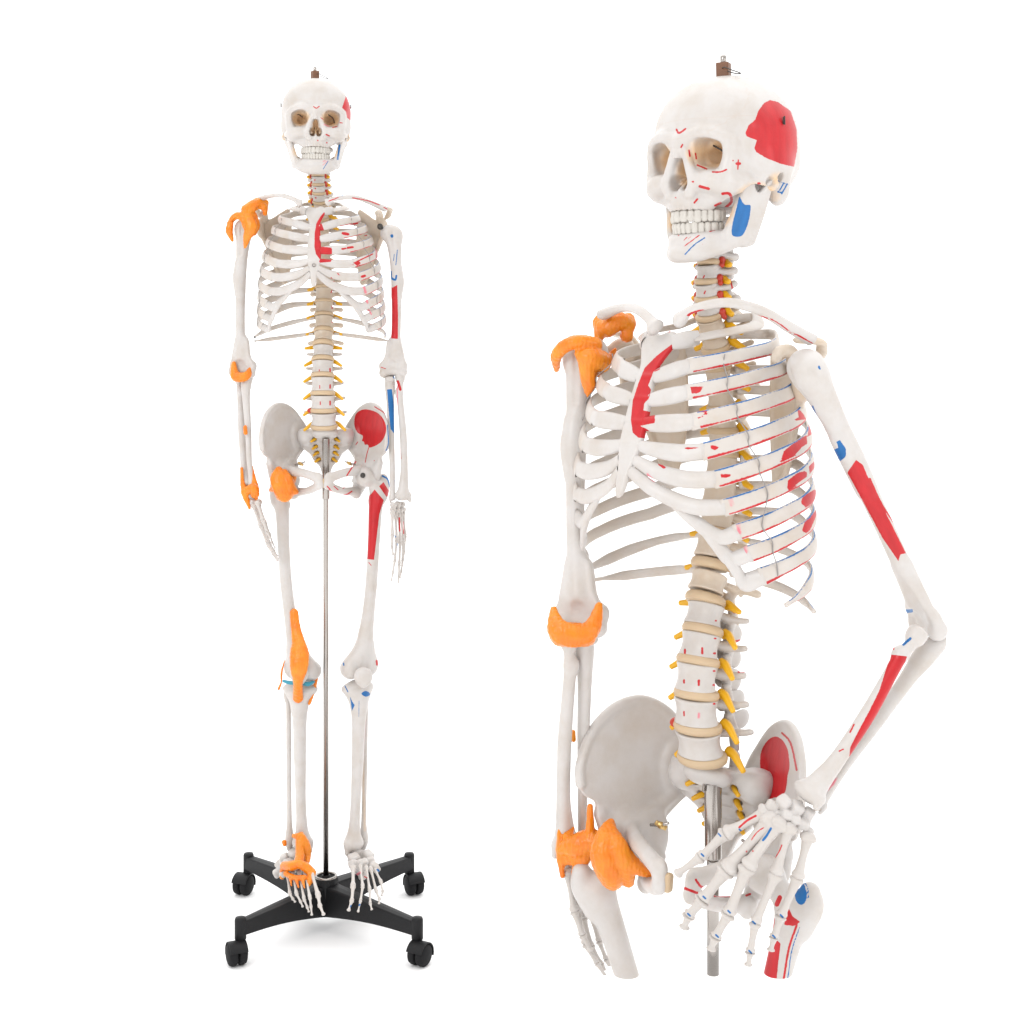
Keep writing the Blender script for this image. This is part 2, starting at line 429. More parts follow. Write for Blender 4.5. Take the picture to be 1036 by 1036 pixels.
def g_jaw():
    s = Shape(.5)
    s.add(tube([(-20.5, -12, -42), (-17.6, -19, -46.5), (-12.2, -28, -49.6), (-6.6, -33, -51), (0, -34.4, -51), (6.6, -33, -51), (12.2, -28, -49.6), (17.6, -19, -46.5), (20.5, -12, -42)], [3.4, 3.6, 4, 4.5, 4.5, 4.5, 4, 3.6, 3.4]), 0)
    s.add(tube([(-18.6, -12, -39.5), (-15, -20, -42.5), (-9.6, -30, -43.5), (0, -34, -43.5), (9.6, -30, -43.5), (15, -20, -42.5), (18.6, -12, -39.5)], [3.4, 3.8, 3.6, 3.2, 3.6, 3.8, 3.4]), 4)
    s.add(ell((0, -36.3, -51.5), (6.5, 2.4, 3)), 3)
    s.sym(lambda g: sheet([(-24, -42), (-14, -48), (-6, -46.5), (-3, -38), (-.5, -24), (0, -14.5), (-3, -15), (-7, -20), (-10, -19), (-13, -13), (-17, -16), (-21, -30)],
              lambda u, v: g*(20.8+(v+44)*.24+.22*(u+12)), 2.0, axes=(1, 2, 0), smooth=4, rr=1.5), 2.5)
    s.sym(lambda g: tube([(g*27, -1.2, -16), (g*27, -1.6, -13)], [2.6, 2.6]), 1.5)
    s.sym(lambda g: tube([(g*21.8, -7, -45), (g*21, -12, -46)], [2.0, 2.0]), 2)
    return s.mesh()

def g_teeth(upper):
    s = Shape(.4)
    ws = [4.2, 3.3, 3.6, 3.3, 3.3, 4.4, 4.3] if upper else [2.7, 2.9, 3.3, 3.3, 3.4, 4.6, 4.4]
    a, b = (12.0, 14.6) if upper else (11.4, 14.0)
    # walk along a parabola-like arch
    th = np.linspace(0, 1.62, 400); xs = a*np.sin(th); ys = -21.8-b*np.cos(th)
    xs = np.where(th > 1.2, xs+(th-1.2)*2, xs)
    L = np.concatenate([[0], np.cumsum(np.hypot(np.diff(xs), np.diff(ys)))])
    for g in (-1, 1):
        p = 0
        for i, w in enumerate(ws):
            c = p+w/2; p += w
            x = np.interp(c, L, xs); y = np.interp(c, L, ys)
            if c > L[-1]: y += c-L[-1]
            x2 = np.interp(c+.3, L, xs); y2 = np.interp(c+.3, L, ys) if c+.3 < L[-1] else y+.3
            ang = math.degrees(math.atan2(y2-y, x2-x)) if c+.3 < L[-1] else 90
            dep = 2.4 if i > 3 else (1.9 if i > 1 else 1.5)
            z0, z1 = (-34.7, -28.6) if upper else (-40.8, -35.0)
            if i == 2: z0 -= .5*(1 if upper else 0); z1 += 0 if upper else .4
            zc = (z0+z1)/2; hh = (z1-z0)/2
            R = ang*g if g > 0 else -ang
            s.add(box((g*x, y, zc), (w/2-.12, dep*.72, hh), .95, (0, 0, R)), .3)
            s.add(ell((g*x, y-.3*(i < 3), zc+(hh*-.3 if upper else hh*.3)), (w/2-.05, dep*.85, hh*.75), (0, 0, R)), .3)
    return s.mesh()

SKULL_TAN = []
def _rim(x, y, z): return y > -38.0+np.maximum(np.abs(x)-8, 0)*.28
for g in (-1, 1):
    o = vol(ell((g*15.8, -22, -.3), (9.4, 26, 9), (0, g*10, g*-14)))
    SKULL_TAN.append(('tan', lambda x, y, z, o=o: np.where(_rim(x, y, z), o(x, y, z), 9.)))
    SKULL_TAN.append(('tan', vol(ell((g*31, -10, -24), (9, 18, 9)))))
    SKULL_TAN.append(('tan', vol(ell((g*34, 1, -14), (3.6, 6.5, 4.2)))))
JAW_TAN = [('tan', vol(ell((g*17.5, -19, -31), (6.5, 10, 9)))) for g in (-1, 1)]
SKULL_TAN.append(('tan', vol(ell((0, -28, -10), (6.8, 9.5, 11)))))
_cs = [(-6+.9*math.sin(k*2.3)+.5*math.sin(k*5.1)-.004*k*k*6, 45-k*1.0) for k in range(40)]
SKULL_TAN.append(('suture', stroke(_cs, .10, (1, 2), lambda x, y, z: z > 6)))
SKULL_TAN.append(('suture', stroke([(-34, 18), (-20, 17.5), (0, 18), (20, 17.5), (34, 18)], .12, (0, 2))))

# ------------------------------------------------------------------ spine
def g_vertebra(kind, w, h, d):
    """w width, h height, d depth of the body; body centred at origin, arch behind (+y)"""
    s = Shape(.45 if kind == 'c' else .5)
    a, b = w/2, d/2
    def body(x, y, z):
        r = np.sqrt((x/a)**2+(y/b)**2)+0*z
        waist = .13*(1-np.clip((z/(h/2))**2, 0, 1))
        e1 = (r-1+waist)*b; e2 = np.abs(z)-h/2
        k = 1.2; q = np.maximum(k-np.abs(e1-e2), 0)/k
        return np.maximum(e1, e2)+q*q*k*.25
    s.add((body, V3(-a, -b, -h/2), V3(a, b, h/2), None), 0)
    if kind == 'l':
        s.sym(lambda g: tube([(g*w*.22, b, h*.2), (g*w*.33, b+5, h*.15), (g*w*.22, b+11, -h*.1), (0, b+14, -h*.1)], [2.6, 2.8, 2.6, 2.4], fl=((1, 0, 0), 1.2)), 1.5)
        s.sym(lambda g: tube([(g*w*.3, b+3, h*.15), (g*(w*.5+3.5), b+5, h*.2), (g*(w*.5+6.5), b+6, h*.25)], [2.6, 1.9, 1.7], fl=((0, 1, 0), 1.3)), 1.5)
        s.sym(lambda g: tube([(g*w*.3, b+6, h*.75), (g*w*.3, b+8, 0), (g*w*.26, b+9, -h*.8)], [2.4, 2.4, 2.2]), 1.5)
        s.add(tube([(0, b+13, 0), (0, b+25, -2)], [5.5, 5.5], fl=((1, 0, 0), 3.)), 1.5)
    elif kind == 't':
        s.sym(lambda g: tube([(g*w*.28, b, h*.2), (g*w*.33, b+4, h*.15), (0, b+11, -2)], [2.2, 2.4, 2]), 1.5)
        s.sym(lambda g: tube([(g*w*.33, b+4, h*.2), (g*(w*.5+2), b+7, h*.3), (g*(w*.5+5), b+10, h*.35)], [2.4, 2, 2.3]), 1.5)
        s.add(tube([(0, b+10, -1), (0, b+18, -9), (0, b+22, -15)], [2.6, 2, 1.4]), 1.5)
    else:
        s.sym(lambda g: tube([(g*w*.38, b*.4, 0), (g*(w*.5+2.6), b+.5, -1), (g*(w*.5+3.6), b+4, -.5)], [2.2, 1.7, 2.2]), 1)
        s.sym(lambda g: tube([(g*w*.45, b+3.5, 2.5), (g*w*.45, b+5, -2.5)], [2.6, 2.4]), 1.2)
        s.sym(lambda g: tube([(g*w*.42, b+4, 0), (0, b+9, -1)], [1.7, 1.7]), 1)
        s.add(tube([(0, b+9, -1), (0, b+15, -4)], [1.7, 1.9]), 1)
        s.sym(lambda g: tube([(g*w*.42, -b*.4, h*.35), (g*w*.42, b*.5, h*.45)], [1.1, 1.4]), .8)
    return s.mesh()

def g_disc(w, h, d):
    n = 36; a = np.linspace(0, 2*np.pi, n, endpoint=False)
    prof = [(0, -.5), (.9, -.5), (1.0, -.32), (1.045, 0), (1.0, .32), (.9, .5), (0, .5)]
    V, F = lathe([(r, z) for r, z in prof], n)
    return V*np.array([w/2, d/2, h]), F

# level: (name, py of the disc below the vertebra in the left photograph, centre depth, body width)
LEV = [('c', 168.5, 2, 12), ('c', 177.5, -1, 12.5), ('c', 186.5, -1, 13), ('c', 195, 1, 13.5), ('c', 204, 5, 14.5),
       ('t', 212.5, 10, 15), ('t', 221, 15, 15), ('t', 230.5, 19, 15), ('t', 241, 22, 15), ('t', 252.5, 24, 15.5), ('t', 264.5, 25, 16), ('t', 277, 25, 17),
       ('t', 290.4, 23, 17.5), ('t', 304.8, 20, 18.5), ('t', 318.4, 17, 19), ('t', 334.5, 12, 19.5), ('t', 348.3, 5, 20.5),
       ('l', 363.6, -2, 21.5), ('l', 380, -8, 22.5), ('l', 398, -12, 23.5), ('l', 415.2, -13, 25), ('l', 431.5, -11, 26)]
def lean(z): return -max(z-505, 0)*.028         # the torso leans slightly sideways, upwards from the pelvis
def pz(py, Y): return HC+(350-py)*(1+Y/DC)
SP = []   # spine: (kind, centre xyz, tilt, w, h, d, disc height, disc centre)
_prev = 160.5
for i, (k, py, Y, w) in enumerate(LEV):
    zt, zb = pz(_prev, Y), pz(py, Y); H = zt-zb
    dh = 3.6 if k == 'l' else (2.6 if k == 't' else 2.3)
    if i > 14: dh = 4.2
    zc = (zt+zb)/2
    d = w*(.72 if k == 'l' else (.85 if k == 't' else .8))
    Yn = LEV[i+1][2] if i+1 < len(LEV) else -7
    tilt = math.atan2(((Yn-LEV[i-1][2]) if i else 0)/2, H)
    SP.append((k, V3(lean(zc), Y, zc), tilt, w, H-dh, d, dh, V3(lean(zb), (Y+Yn)/2, zb)))
    _prev = py

# ------------------------------------------------------------------ ribs
def spv(n):   # thoracic vertebra n (1..12)
    return SP[4+n]
#        half width, front depth, back depth, front py, end angle(deg from back), lateral droop, tall
RIB = {1: (27, -24, 30, 213, 150, 0, 3.2), 2: (40, -37, 37, 226, 152, 0, 3.2), 3: (47, -43, 42, 238.5, 152, 0, 3.3), 4: (52.5, -48, 45, 252.5, 148, 0, 3.5),
       5: (56.5, -51, 47, 267, 143, 0, 3.6), 6: (59.5, -53, 48, 280.5, 138, 0, 3.6), 7: (61.5, -53, 47, 295, 135, 0, 3.6), 8: (62.5, -52, 45, 308, 130, 0, 3.5),
       9: (63.5, -50, 42, 319.5, 126, 0, 3.4), 10: (64, -47, 39, 330.5, 121, 0, 3.2), 11: (65, -44, 35, 341, 90, 0, 2.4), 12: (68, -36, 30, 345, 66, 0, 2.0)}
def rib_curve(n, N=56):
    W, yf, yb, pyf, ea, dr, tall = RIB[n]
    k, c, tilt, w, h, d, dh, _ = spv(n)
    zs = c[2]+h*.4; x0 = w*.5; y0 = c[1]+d*.35
    yc = (yf+yb)/2; D = (yb-yf)/2
    zf = pz(pyf, yf*.8)
    th = np.radians(np.linspace(14, ea, N)); u = (np.linspace(0, 1, N))
    p = 2.25
    X = W*np.abs(np.sin(th))**(2/p)*np.sign(np.sin(th)); Y = yc+D*np.sign(np.cos(th))*np.abs(np.cos(th))**(2/p)
    if n == 12: X = x0+(W-x0)*u; Y = y0+8*np.sin(np.pi*u*.9)-18*u*u
    if n == 11: X = x0+(W-x0)*np.sin(u*np.pi/2)**.9; Y = y0+13*np.sin(np.pi*u*.85)-46*u**2.2
    # start at the vertebra
    b = np.clip(1-u/.13, 0, 1)[:, None]**1.5
    P = np.stack([X, Y, zs+(zf-zs)*(u**1.12)+2.0*np.sin(np.pi*np.minimum(u*3, 1))*(n < 11)], 1)
    P = P*(1-b)+np.array([x0, y0, zs])*b
    return P
def rib_geo(n, g):
    P = rib_curve(n); tall = RIB[n][6]*(1.12 if n < 11 else 1.0); N = len(P)
    ctr = np.array([0, (RIB[n][1]+RIB[n][2])/2, 0])
    out = P-ctr; out[:, 2] = 0; out /= np.linalg.norm(out, axis=1)[:, None]
    tiltv = .30 if n > 1 else 2.2
    up = np.array([0, 0, 1])-out*tiltv*(.5 if n > 6 else 1)         # upper edges lean inwards
    u = np.linspace(0, 1, N)
    tl = tall*(.55+.45*np.clip(u/.25, 0, 1))*(1.0+.12*np.clip((u-.7)/.3, 0, 1)); th = np.full(N, 1.25)*(1+.3*(u < .2))
    if n > 10: tl = tl*np.clip((1.04-u)/.25, .35, 1)
    V, F, s, a = sweep(P, list(zip(tl, th)), up, 26 if g > 0 else 16)
    V[:, 0] = V[:, 0]*g+np.array([lean(z) for z in V[:, 2]])
    if g < 0: F = F[:, ::-1]
    return (V, F), s, a

# ------------------------------------------------------------------ sternum and costal cartilages
ST_TOP = 211; 
def st_y(z):    # depth of the breastbone front at height z
    t = (724-z)/80; return -29-31*np.clip(t, 0, 1.3)
def g_sternum():
    z = lambda py: pz(py, -55)
    poly = [(-5, z(206)), (0, z(208)), (5, z(206)), (9.5, z(208)), (10.2, z(213)), (6.5, z(221)), (5.2, z(228)), (6.2, z(240)), (6.8, z(255)), (6.2, z(266)), (4.2, z(274)), (3.2, z(279)), (2.4, z(287)), (0, z(291)),
            (-2.4, z(287)), (-3.2, z(279)), (-4.2, z(274)), (-6.2, z(266)), (-6.8, z(255)), (-6.2, z(240)), (-5.2, z(228)), (-6.5, z(221)), (-10.2, z(213)), (-9.5, z(208))]
    s = Shape(.5); s.add(sheet(poly, lambda u, v: st_y(v)+.012*u*u, 1.9, (0, 2, 1), 2, 1.6), 0)
    s.add(tube([(-5, st_y(z(229))-.8, z(229)), (5, st_y(z(229))-.8, z(229))], 1.2), 1.5)
    for py in (240, 252, 263): s.add(tube([(-5, st_y(z(py))-.6, z(py)), (5, st_y(z(py))-.6, z(py))], .9), 1.5)
    V, F = s.mesh(); V[:, 0] += np.array([lean(q) for q in V[:, 2]]); return V, F
CART = {1: (9.5, 212), 2: (6, 229), 3: (6.4, 241), 4: (6.6, 253), 5: (6, 264), 6: (5, 271), 7: (3.8, 276.5)}
def cart_geo(n, g):
    P = rib_curve(n); e = P[-1]; t = P[-1]-P[-5]; t /= np.linalg.norm(t)
    if n <= 7:
        x, py = CART[n]; zz = pz(py, -55); q = np.array([x-1, st_y(zz), zz])
    else:
        m = cart_ends[n-1]; q = m
    L = np.linalg.norm(q-e)
    lp = lambda k: e*(1-k)+q*k
    if n <= 4: mid = [lp(.3)+np.array([1.0, -1.6, 0]), lp(.68)+np.array([.5, -1.0, 0])]
    elif n == 5: mid = [lp(.3)+np.array([0, -1.5, -1.2]), lp(.68)+np.array([0, -.5, -1.2])]
    elif n == 6: mid = [lp(.3)+np.array([0, -1.5, -2.6]), lp(.7)+np.array([0, 0, -3.0])]
    elif n == 7: mid = [lp(.3)+np.array([0, -1.5, -4.6]), lp(.7)+np.array([0, 0, -4.8])]
    else: mid = [e+t*3+np.array([-5., -1, -1.5]), q*.65+e*.35+np.array([0, -.5, -4.])]
    pts = [e-t*1.5, mid[0], mid[1], q]
    C4 = crom([tuple(p) for p in pts], 8)
    cart_ends[n] = C4[int(len(C4)*.55)].copy()
    cart_ends[n][2] -= 1.0
    r0 = RIB[n][6]*(1.3 if n < 6 else 1.45); N = len(C4)
    uu = np.linspace(0, 1, N); tl = RIB[n][6]*1.04*(1.10+(.24 if n < 5 else .24)*np.sin(np.pi*uu)-(.12 if n < 5 else .35)*uu)
    if n > 7: tl = tl*np.linspace(1, .8, N)
    V, F, s, a = sweep(C4, list(zip(tl, np.full(N, 1.7))), (0, .25, 1), 14)
    V[:, 0] = V[:, 0]*g+np.array([lean(z) for z in V[:, 2]])
    if g < 0: F = F[:, ::-1]
    return V, F
cart_ends = {}

# ------------------------------------------------------------------ pelvis
def hip_h(u, v):
    return -.07*np.maximum(v-10, 0)+4.0*((u-34)/38)**2*np.clip(v/30, 0, 1)+.0*u
def g_hip():
    """hip bone of the +x side in its own frame: u back-medial to front-lateral, v up from the socket, w towards the pelvic cavity"""
    s = Shape(.6)
    poly = [(73, 27), (75, 40), (67, 58), (51, 70), (32, 74.5), (14, 69), (1, 56), (-8, 42), (-8, 31), (0, 23), (9, 15), (17, 9), (21, -2), (30, -10), (42, -10), (50, -4), (55, 6), (59, 14), (62, 20), (69, 23)]
    s.add(sheet(poly, hip_h, lambda u, v: 1.5+2.6*np.exp(-((u-30)/20.)**2-((v-6)/14.)**2), (0, 1, 2), 4, 1.5), 0)
    crest = [(74, 30), (75, 40), (67, 57), (51, 69), (32, 73.5), (14, 68), (1, 55), (-7, 42), (-7, 32)]
    s.add(tube([(a, b, float(hip_h(a, b))) for a, b in crest], [2.9, 2.6, 2.5, 2.7, 2.6, 2.7, 3.2, 3.6, 3.2]), 2.5)
    s.add(ell((4, 40, 0), (12, 14, 4.5)), 4)                       # joint surface block
    s.add(ell((38, 2, 0), (15, 14, 9)), 5)                         # body round the socket
    s.add(tube([(57, 13, 0), (50, 5, 0)], [3.2, 5]), 4)
    s.add(tube([(8, 24, 1), (22, 15, 4), (36, 9, 7), (43, 6, 20), (47, 5, 38), (47, 1, 56)], [2.4, 2.8, 3.6, 4.8, 4.4, 4.8]), 4)   # pelvic brim and upper ramus
    s.add(tube([(47, 1, 57), (47, -6, 58)], [5, 4.2], fl=((1, 0, 0), 1.5)), 3)
    s.add(tube([(47, -6, 58), (42, -11, 46), (35, -15, 30), (28, -17, 14)], [4.4, 4, 4, 5]), 2.5)
    s.add(tube([(34, 0, 3), (25, -8, 3), (22, -16, 6), (28, -20, 11)], [9, 7.5, 6.4, 4.8]), 4)
    s.add(ell((24, 1, 5), (13, 17, 3.2), (0, 0, 12)), 4)
    s.add(tube([(26, -2, 4), (15, -7, 7)], [4, 1.8]), 3)            # ischial spine
    s.sub(ell((38, 1, -11.5), (11, 11, 10)), 1.5)                   # socket
    s.sub(ell((38, -6, 31), (4.5, 4.8, 9), (0, 0, 20)), 2)
    V, F = s.mesh(); return V*np.array([.82, .97, 1]), F
def hip_matrix(g):
    M = Matrix(((.62, 0, -.785, 26), (-.785, 0, -.62, 26), (0, 1, 0, 455), (0, 0, 0, 1)))
    return M
def side(geo, g):
    return geo if g > 0 else mirror(geo)

def g_sacrum():
    s = Shape(.6); Z = pz(434, -5)
    hy = lambda x, z: -3+1.05*np.clip(-z, 0, 30)+.024*x*x*np.clip(1+z/30, 0, 1)-.012*np.clip(-z-30, 0, 30)**2
    poly = [(-26, -2), (-13, -1), (0, 0), (13, -1), (26, -2), (28, -10), (25, -20), (17, -27), (13, -34), (7, -40), (4, -48), (0, -53), (-4, -48), (-7, -40), (-13, -34), (-17, -27), (-25, -20), (-28, -10)]
    s.add(sheet(poly, hy, lambda x, z: 5.2-2.2*np.clip(-z/50., 0, 1), (0, 2, 1), 3, 2), 0)
    s.add(ell((0, -4, -5), (13, 9.5, 5.5), (-25, 0, 0)), 3)
    s.sym(lambda g: ell((g*19, 12, -9), (9, 10, 9)), 4)
    s.sym(lambda g: tube([(g*9, 8, -2), (g*9, 8, 5)], 2.6), 2)
    s.add(tube([(0, 12, -6), (0, 34, -30)], [2.5, 1.5]), 2)
    for z, x in ((-11, 11), (-19, 10), (-26, 9), (-33, 7.5)):
        s.sym(lambda g: ell((g*x, float(hy(x, z))-5, z), (2.4, 7, 2.4)), 1, '-')
    for z in (-15, -22.5, -29.5, -36): s.add(tube([(-6, float(hy(0, z))-4.4, z), (6, float(hy(0, z))-4.4, z)], .6), 1.5)
    V, F = s.mesh(); return V+np.array([0, 0, Z]), F

# ------------------------------------------------------------------ shoulder girdle, own frame: u medial border -> socket, v up, w back
def g_scapula():
    s = Shape(.5)
    hf = lambda u, v: 1.5-.006*(u-14)**2-.0016*(v+5)**2
    poly = [(1, 30), (9, 27), (18, 21), (24, 19), (29, 20), (32, 14), (31, 4), (27, -4), (20, -20), (14, -36), (8, -46), (3, -45), (0, -30), (-2, -8), (-1, 12)]
    s.add(sheet(poly, hf, .75, (0, 1, 2), 4, .8), 0)
    s.add(tube([(30, 4, 0), (22, -14, 0), (14, -34, 0), (7, -44, 0)], [2.8, 1.9, 1.6, 2.2]), 2)
    s.add(tube([(1, 29, 0), (-1, 10, 0), (-1, -10, 0), (1, -32, 0), (5, -44, 0)], 1.35), 1.5)
    s.add(ell((32, 10, -.5), (3.6, 9.5, 5.5)), 3)                    # socket
    s.sub(ell((38, 10, -.5), (4.6, 8, 4.6)), 1)
    s.add(tube([(28, 19, -2), (30, 25, -6), (33, 25, -13), (37, 22, -17)], [4, 3.4, 3, 2.5]), 2)    # coracoid
    s.add(tube([(-1, 8, 2), (10, 12, 5), (20, 17, 9), (29, 24, 12)], [1, 1.5, 1.8, 2.2], fl=((0, 1, -.6), 1.6)), 1.5)
    s.add(tube([(4, 9, 1), (14, 12, 3), (24, 15, 5)], [1, 1.6, 2]), 2)
    s.add(tube([(27, 23, 12), (32, 29, 10), (36, 30.5, 3), (34.5, 30.5, -4)], [2.6, 3, 3.4, 2.6], fl=((0, 0.3, 1) if False else (0.3, 1, .1), 1.8)), 2)   # acromion
    return s.mesh()
def scap_matrix(g):
    a = math.radians(30)
    M = Matrix(((math.cos(a), 0, math.sin(a), 36), (-math.sin(a), 0, math.cos(a), 33), (0, 1, 0, 0), (0, 0, 0, 1)))
    return M

# ------------------------------------------------------------------ long bones of the +x side; origin at the upper joint, running down -z
def g_humerus():
    s = Shape(.55)
    s.add(ell((0, 1, 0), (9.6, 9.3, 9.3)), 0)
    s.add(ell((6, -1, -2.5), (7.6, 8, 9.5)), 3)
    s.add(tube([(4, 0, -6), (5, 0, -18), (5.5, 0, -34), (5.4, 0, -60), (4.4, 0, -90), (2.6, 0, -118), (1.4, 0, -130)], [8.2, 6.9, 5.7, 5.1, 4.7, 4.9, 5.6]), 4)
    s.add(tube([(7, -1, -38), (8, -1, -52), (6, -1, -66)], [5, 5.6, 4.6]), 3)
    s.add(sheet([(-5, -112), (6, -112), (11, -128), (12, -139), (11, -146), (0, -148), (-10, -147), (-13.5, -138), (-8.5, -128)], lambda u, v: 0*u, 2.6, (0, 2, 1), 4, 2), 5)
    s.add(tube([(-9.5, 0, -146), (-3.5, 0, -145), (-1, 0, -144.5), (4, 0, -145.5), (9, -.5, -145.5)], [5.6, 3.8, 4.2, 4.4, 5.2]), 2.5)
    s.add(ell((-12, 1.5, -139), (3.4, 3.2, 4.6)), 2.5); s.add(ell((10.8, .5, -139), (3, 3, 4.6)), 2.5)
    s.sub(ell((-1.5, 6, -137.5), (4.6, 4.4, 4.2)), 1.5); s.sub(ell((-1, -6, -137), (5, 3.8, 4)), 1.5)
    s.sub(tube([(2.5, -9.5, 4), (3, -8.6, -12), (4, -7, -28)], 1.5), 2)
    return s.mesh()
def g_ulna():
    s = Shape(.5)
    s.add(tube([(-5, 6.5, 8), (-5, 7.5, 2), (-4.5, 4.5, -6), (-4.6, 2, -14), (-5, 1, -28), (-5.6, 1, -60), (-6, 0, -90), (-7, 0, -110), (-7.4, 0, -116)], [4.4, 4.2, 5.2, 5.2, 3.9, 3.2, 2.7, 2.7, 3.4]), 0)
    s.add(ell((-4.5, 5, 6), (5, 4.2, 5)), 2); s.add(ell((-4.4, -3, -6), (5, 4, 3)), 2.5)
    s.sub(ell((-4.5, -1.5, 1.5), (8, 6.2, 5.8)), 1.2)
    s.add(tube([(-9.2, 2, -116), (-9.4, 2, -120.5)], [1.6, 1]), 1)
    return s.mesh()
def g_radius():
    s = Shape(.5)
    s.add(tube([(6, -1, -3.6), (6, -1, -6)], [5.1, 4.9]), 0)
    s.add(tube([(6, -1, -6), (5.8, -1, -12), (4.6, -1, -19)], [3.8, 2.9, 3.5]), 1.5)
    s.add(ell((3.3, -1, -19), (3.2, 3.2, 5)), 1.5)
    s.add(tube([(4.6, -1, -19), (5.4, -1, -34), (6.5, -1, -60), (6, -1, -88), (4.6, -1, -104), (3.4, -1, -114)], [3.3, 3.3, 3.7, 3.7, 4.8, 6.4]), 2)
    s.add(ell((3, -1, -114.5), (8.2, 5.4, 4.6)), 2.5); s.add(tube([(9, -1, -115), (9.6, -1, -120)], [2.6, 1.8]), 1.5)
    s.sub(ell((2.6, -1, -4 + -119), (7, 4, 4.2)), 1); s.sub(ell((6, -1, 1.6), (3.8, 3.8, 1.8)), .8)
    return s.mesh()
def g_femur():
    s = Shape(.6)
    s.add(ell((0, 0, 0), (9.6, 9.6, 9.6)), 0)
    s.add(tube([(2, 0, -1), (9, 0, -6), (17, 1, -13)], [7.2, 6, 7.6]), 3)
    s.add(tube([(23, 3, -3), (23, 3, -10), (19, 1, -20)], [5, 7, 7.6]), 4)
    s.add(ell((13, 6, -25), (4, 4, 4.5)), 3)                       # lesser trochanter
    s.add(tube([(16.5, 1, -16), (13.5, 0, -34), (10.5, -4, -64), (7.6, -6.5, -100), (5.2, -5.5, -134), (3.4, -2.5, -162), (2.5, -.5, -178)], [8.4, 6.9, 6.1, 6.0, 6.3, 8.6, 10.5]), 4)
    s.add(tube([(5, -1, -166), (-9, 1, -184)], [7, 9]), 5); s.add(tube([(5, -1, -166), (11, 1, -184)], [7, 9]), 5)
    s.add(ell((-9.5, 4, -189), (9, 13, 9.8)), 3); s.add(ell((10.5, 4, -188), (9, 13, 9.8)), 3)
    s.add(ell((.5, -4, -184), (9, 8, 8)), 4)
    s.sub(tube([(.5, -13.5, -176), (.5, -12.5, -192)], [2.2, 3.4]), 4)
    s.sub(tube([(.5, 8, -200), (.5, 10, -190), (.5, 16, -182)], [4.4, 4.8, 4]), 2)
    s.sub(ell((-1, 0, 13), (0.1, .1, .1)), 0)
    return s.mesh()
def g_patella():
    s = Shape(.5); s.add(ell((0, 0, 0), (9.4, 4.2, 9.6)), 0).add(ell((0, 0, -6), (5, 3, 6)), 3); return s.mesh()
def g_tibia():
    s = Shape(.6)
    s.add(ell((-8.5, 1, -5), (9.5, 9.5, 5.6)), 0); s.add(ell((8.5, 1, -5), (9.5, 9, 5.6)), 3); s.add(ell((0, 0, -9), (13.5, 9.5, 8)), 4)
    s.add(tube([(0, 0, -8), (0, -1.5, -20), (-.5, -2.2, -38), (-1, -2, -80), (-1.5, -.5, -120), (-2.4, 0, -145), (-3, 0, -158)], [12, 9.6, 7.1, 6.1, 5.2, 6.1, 9]), 5)
    s.add(tube([(0, -8, -18), (-.5, -7.6, -28)], [4, 3]), 4)
    s.add(tube([(0, -6, -28), (-1.5, -6.6, -80), (-2, -4, -118)], [1.6, 1.2, 1]), 4)
    s.add(ell((-3, 0, -160), (10.2, 9, 6.5)), 4); s.add(tube([(-10.5, -1, -159), (-11, -1, -168)], [4.2, 2.6]), 2)
    s.add(ell((0, 0, -.5), (2.6, 5, 2)), 1.5)
    return s.mesh()
def g_fibula():
    s = Shape(.5)
    s.add(tube([(14.5, 5, -9), (14.5, 5, -16), (13.5, 5, -26), (13, 5, -60), (12.5, 4, -100), (11.5, 3, -140), (11.2, 2, -156), (11, 2, -168)], [4.4, 3.8, 2.6, 2.8, 2.6, 2.7, 4.2, 2.8]), 0)
    s.add(ell((11.2, 2, -160), (4, 5.5, 7.5)), 2)
    return s.mesh()

# ------------------------------------------------------------------ small bones, unit length along -z (10 units)
def g_meta():
    s = Shape(.16); s.add(tube([(0, 0, 0), (0, 0, -1.4), (0, 0, -4.6), (0, 0, -8.0), (0, 0, -9.4)], [1.15, .92, .66, .80, 1.0], n=6), 0)
    s.add(box((0, 0, -.45), (1.25, 1.2, .65), .5), .6); s.add(ell((0, -.2, -9.3), (1.02, 1.15, .8)), .6); return s.mesh()
def g_phal():
    s = Shape(.16); s.add(tube([(0, 0, -.4), (0, 0, -2), (0, 0, -5), (0, 0, -8.4), (0, 0, -9.3)], [1.05, .86, .68, .74, .82]), 0)
    s.add(ell((0, 0, -.4), (1.25, 1.1, .6)), .6); s.sym(lambda g: ell((g*.4, 0, -9.3), (.55, .85, .65)), .4); return s.mesh()
def g_tip():
    s = Shape(.16); s.add(tube([(0, 0, -.4), (0, 0, -2.5), (0, 0, -6), (0, 0, -9.2)], [1.1, .8, .6, .72]), 0)
    s.add(ell((0, 0, -.4), (1.2, 1.05, .55)), .5); s.add(ell((0, 0, -9.2), (.95, .6, .9)), .8); return s.mesh()
# ------------------------------------------------------------------ figures
class Fig: warp = None
LOCAL = {}
def frame(A, B, ref, Lc):
    """matrix taking the canonical bone (top at 0, length Lc down -z, +x lateral) onto A->B with +x as near ref as possible"""
    A = Vector(A); B = Vector(B); z = (A-B); L = z.length; z.normalize()
    x = Vector(ref); x = (x-z*x.dot(z)).normalized(); y = z.cross(x)
    k = L/Lc
    M = Matrix(((x.x, y.x, z.x*k, A.x), (x.y, y.y, z.y*k, A.y), (x.z, y.z, z.z*k, A.z), (0, 0, 0, 1)))
    return M
def frame_r(A, B, ref, r, flat=1.0, Lc=10.):
    M = frame(A, B, ref, Lc)
    return M @ Matrix.Diagonal((r, r*flat, 1, 1))

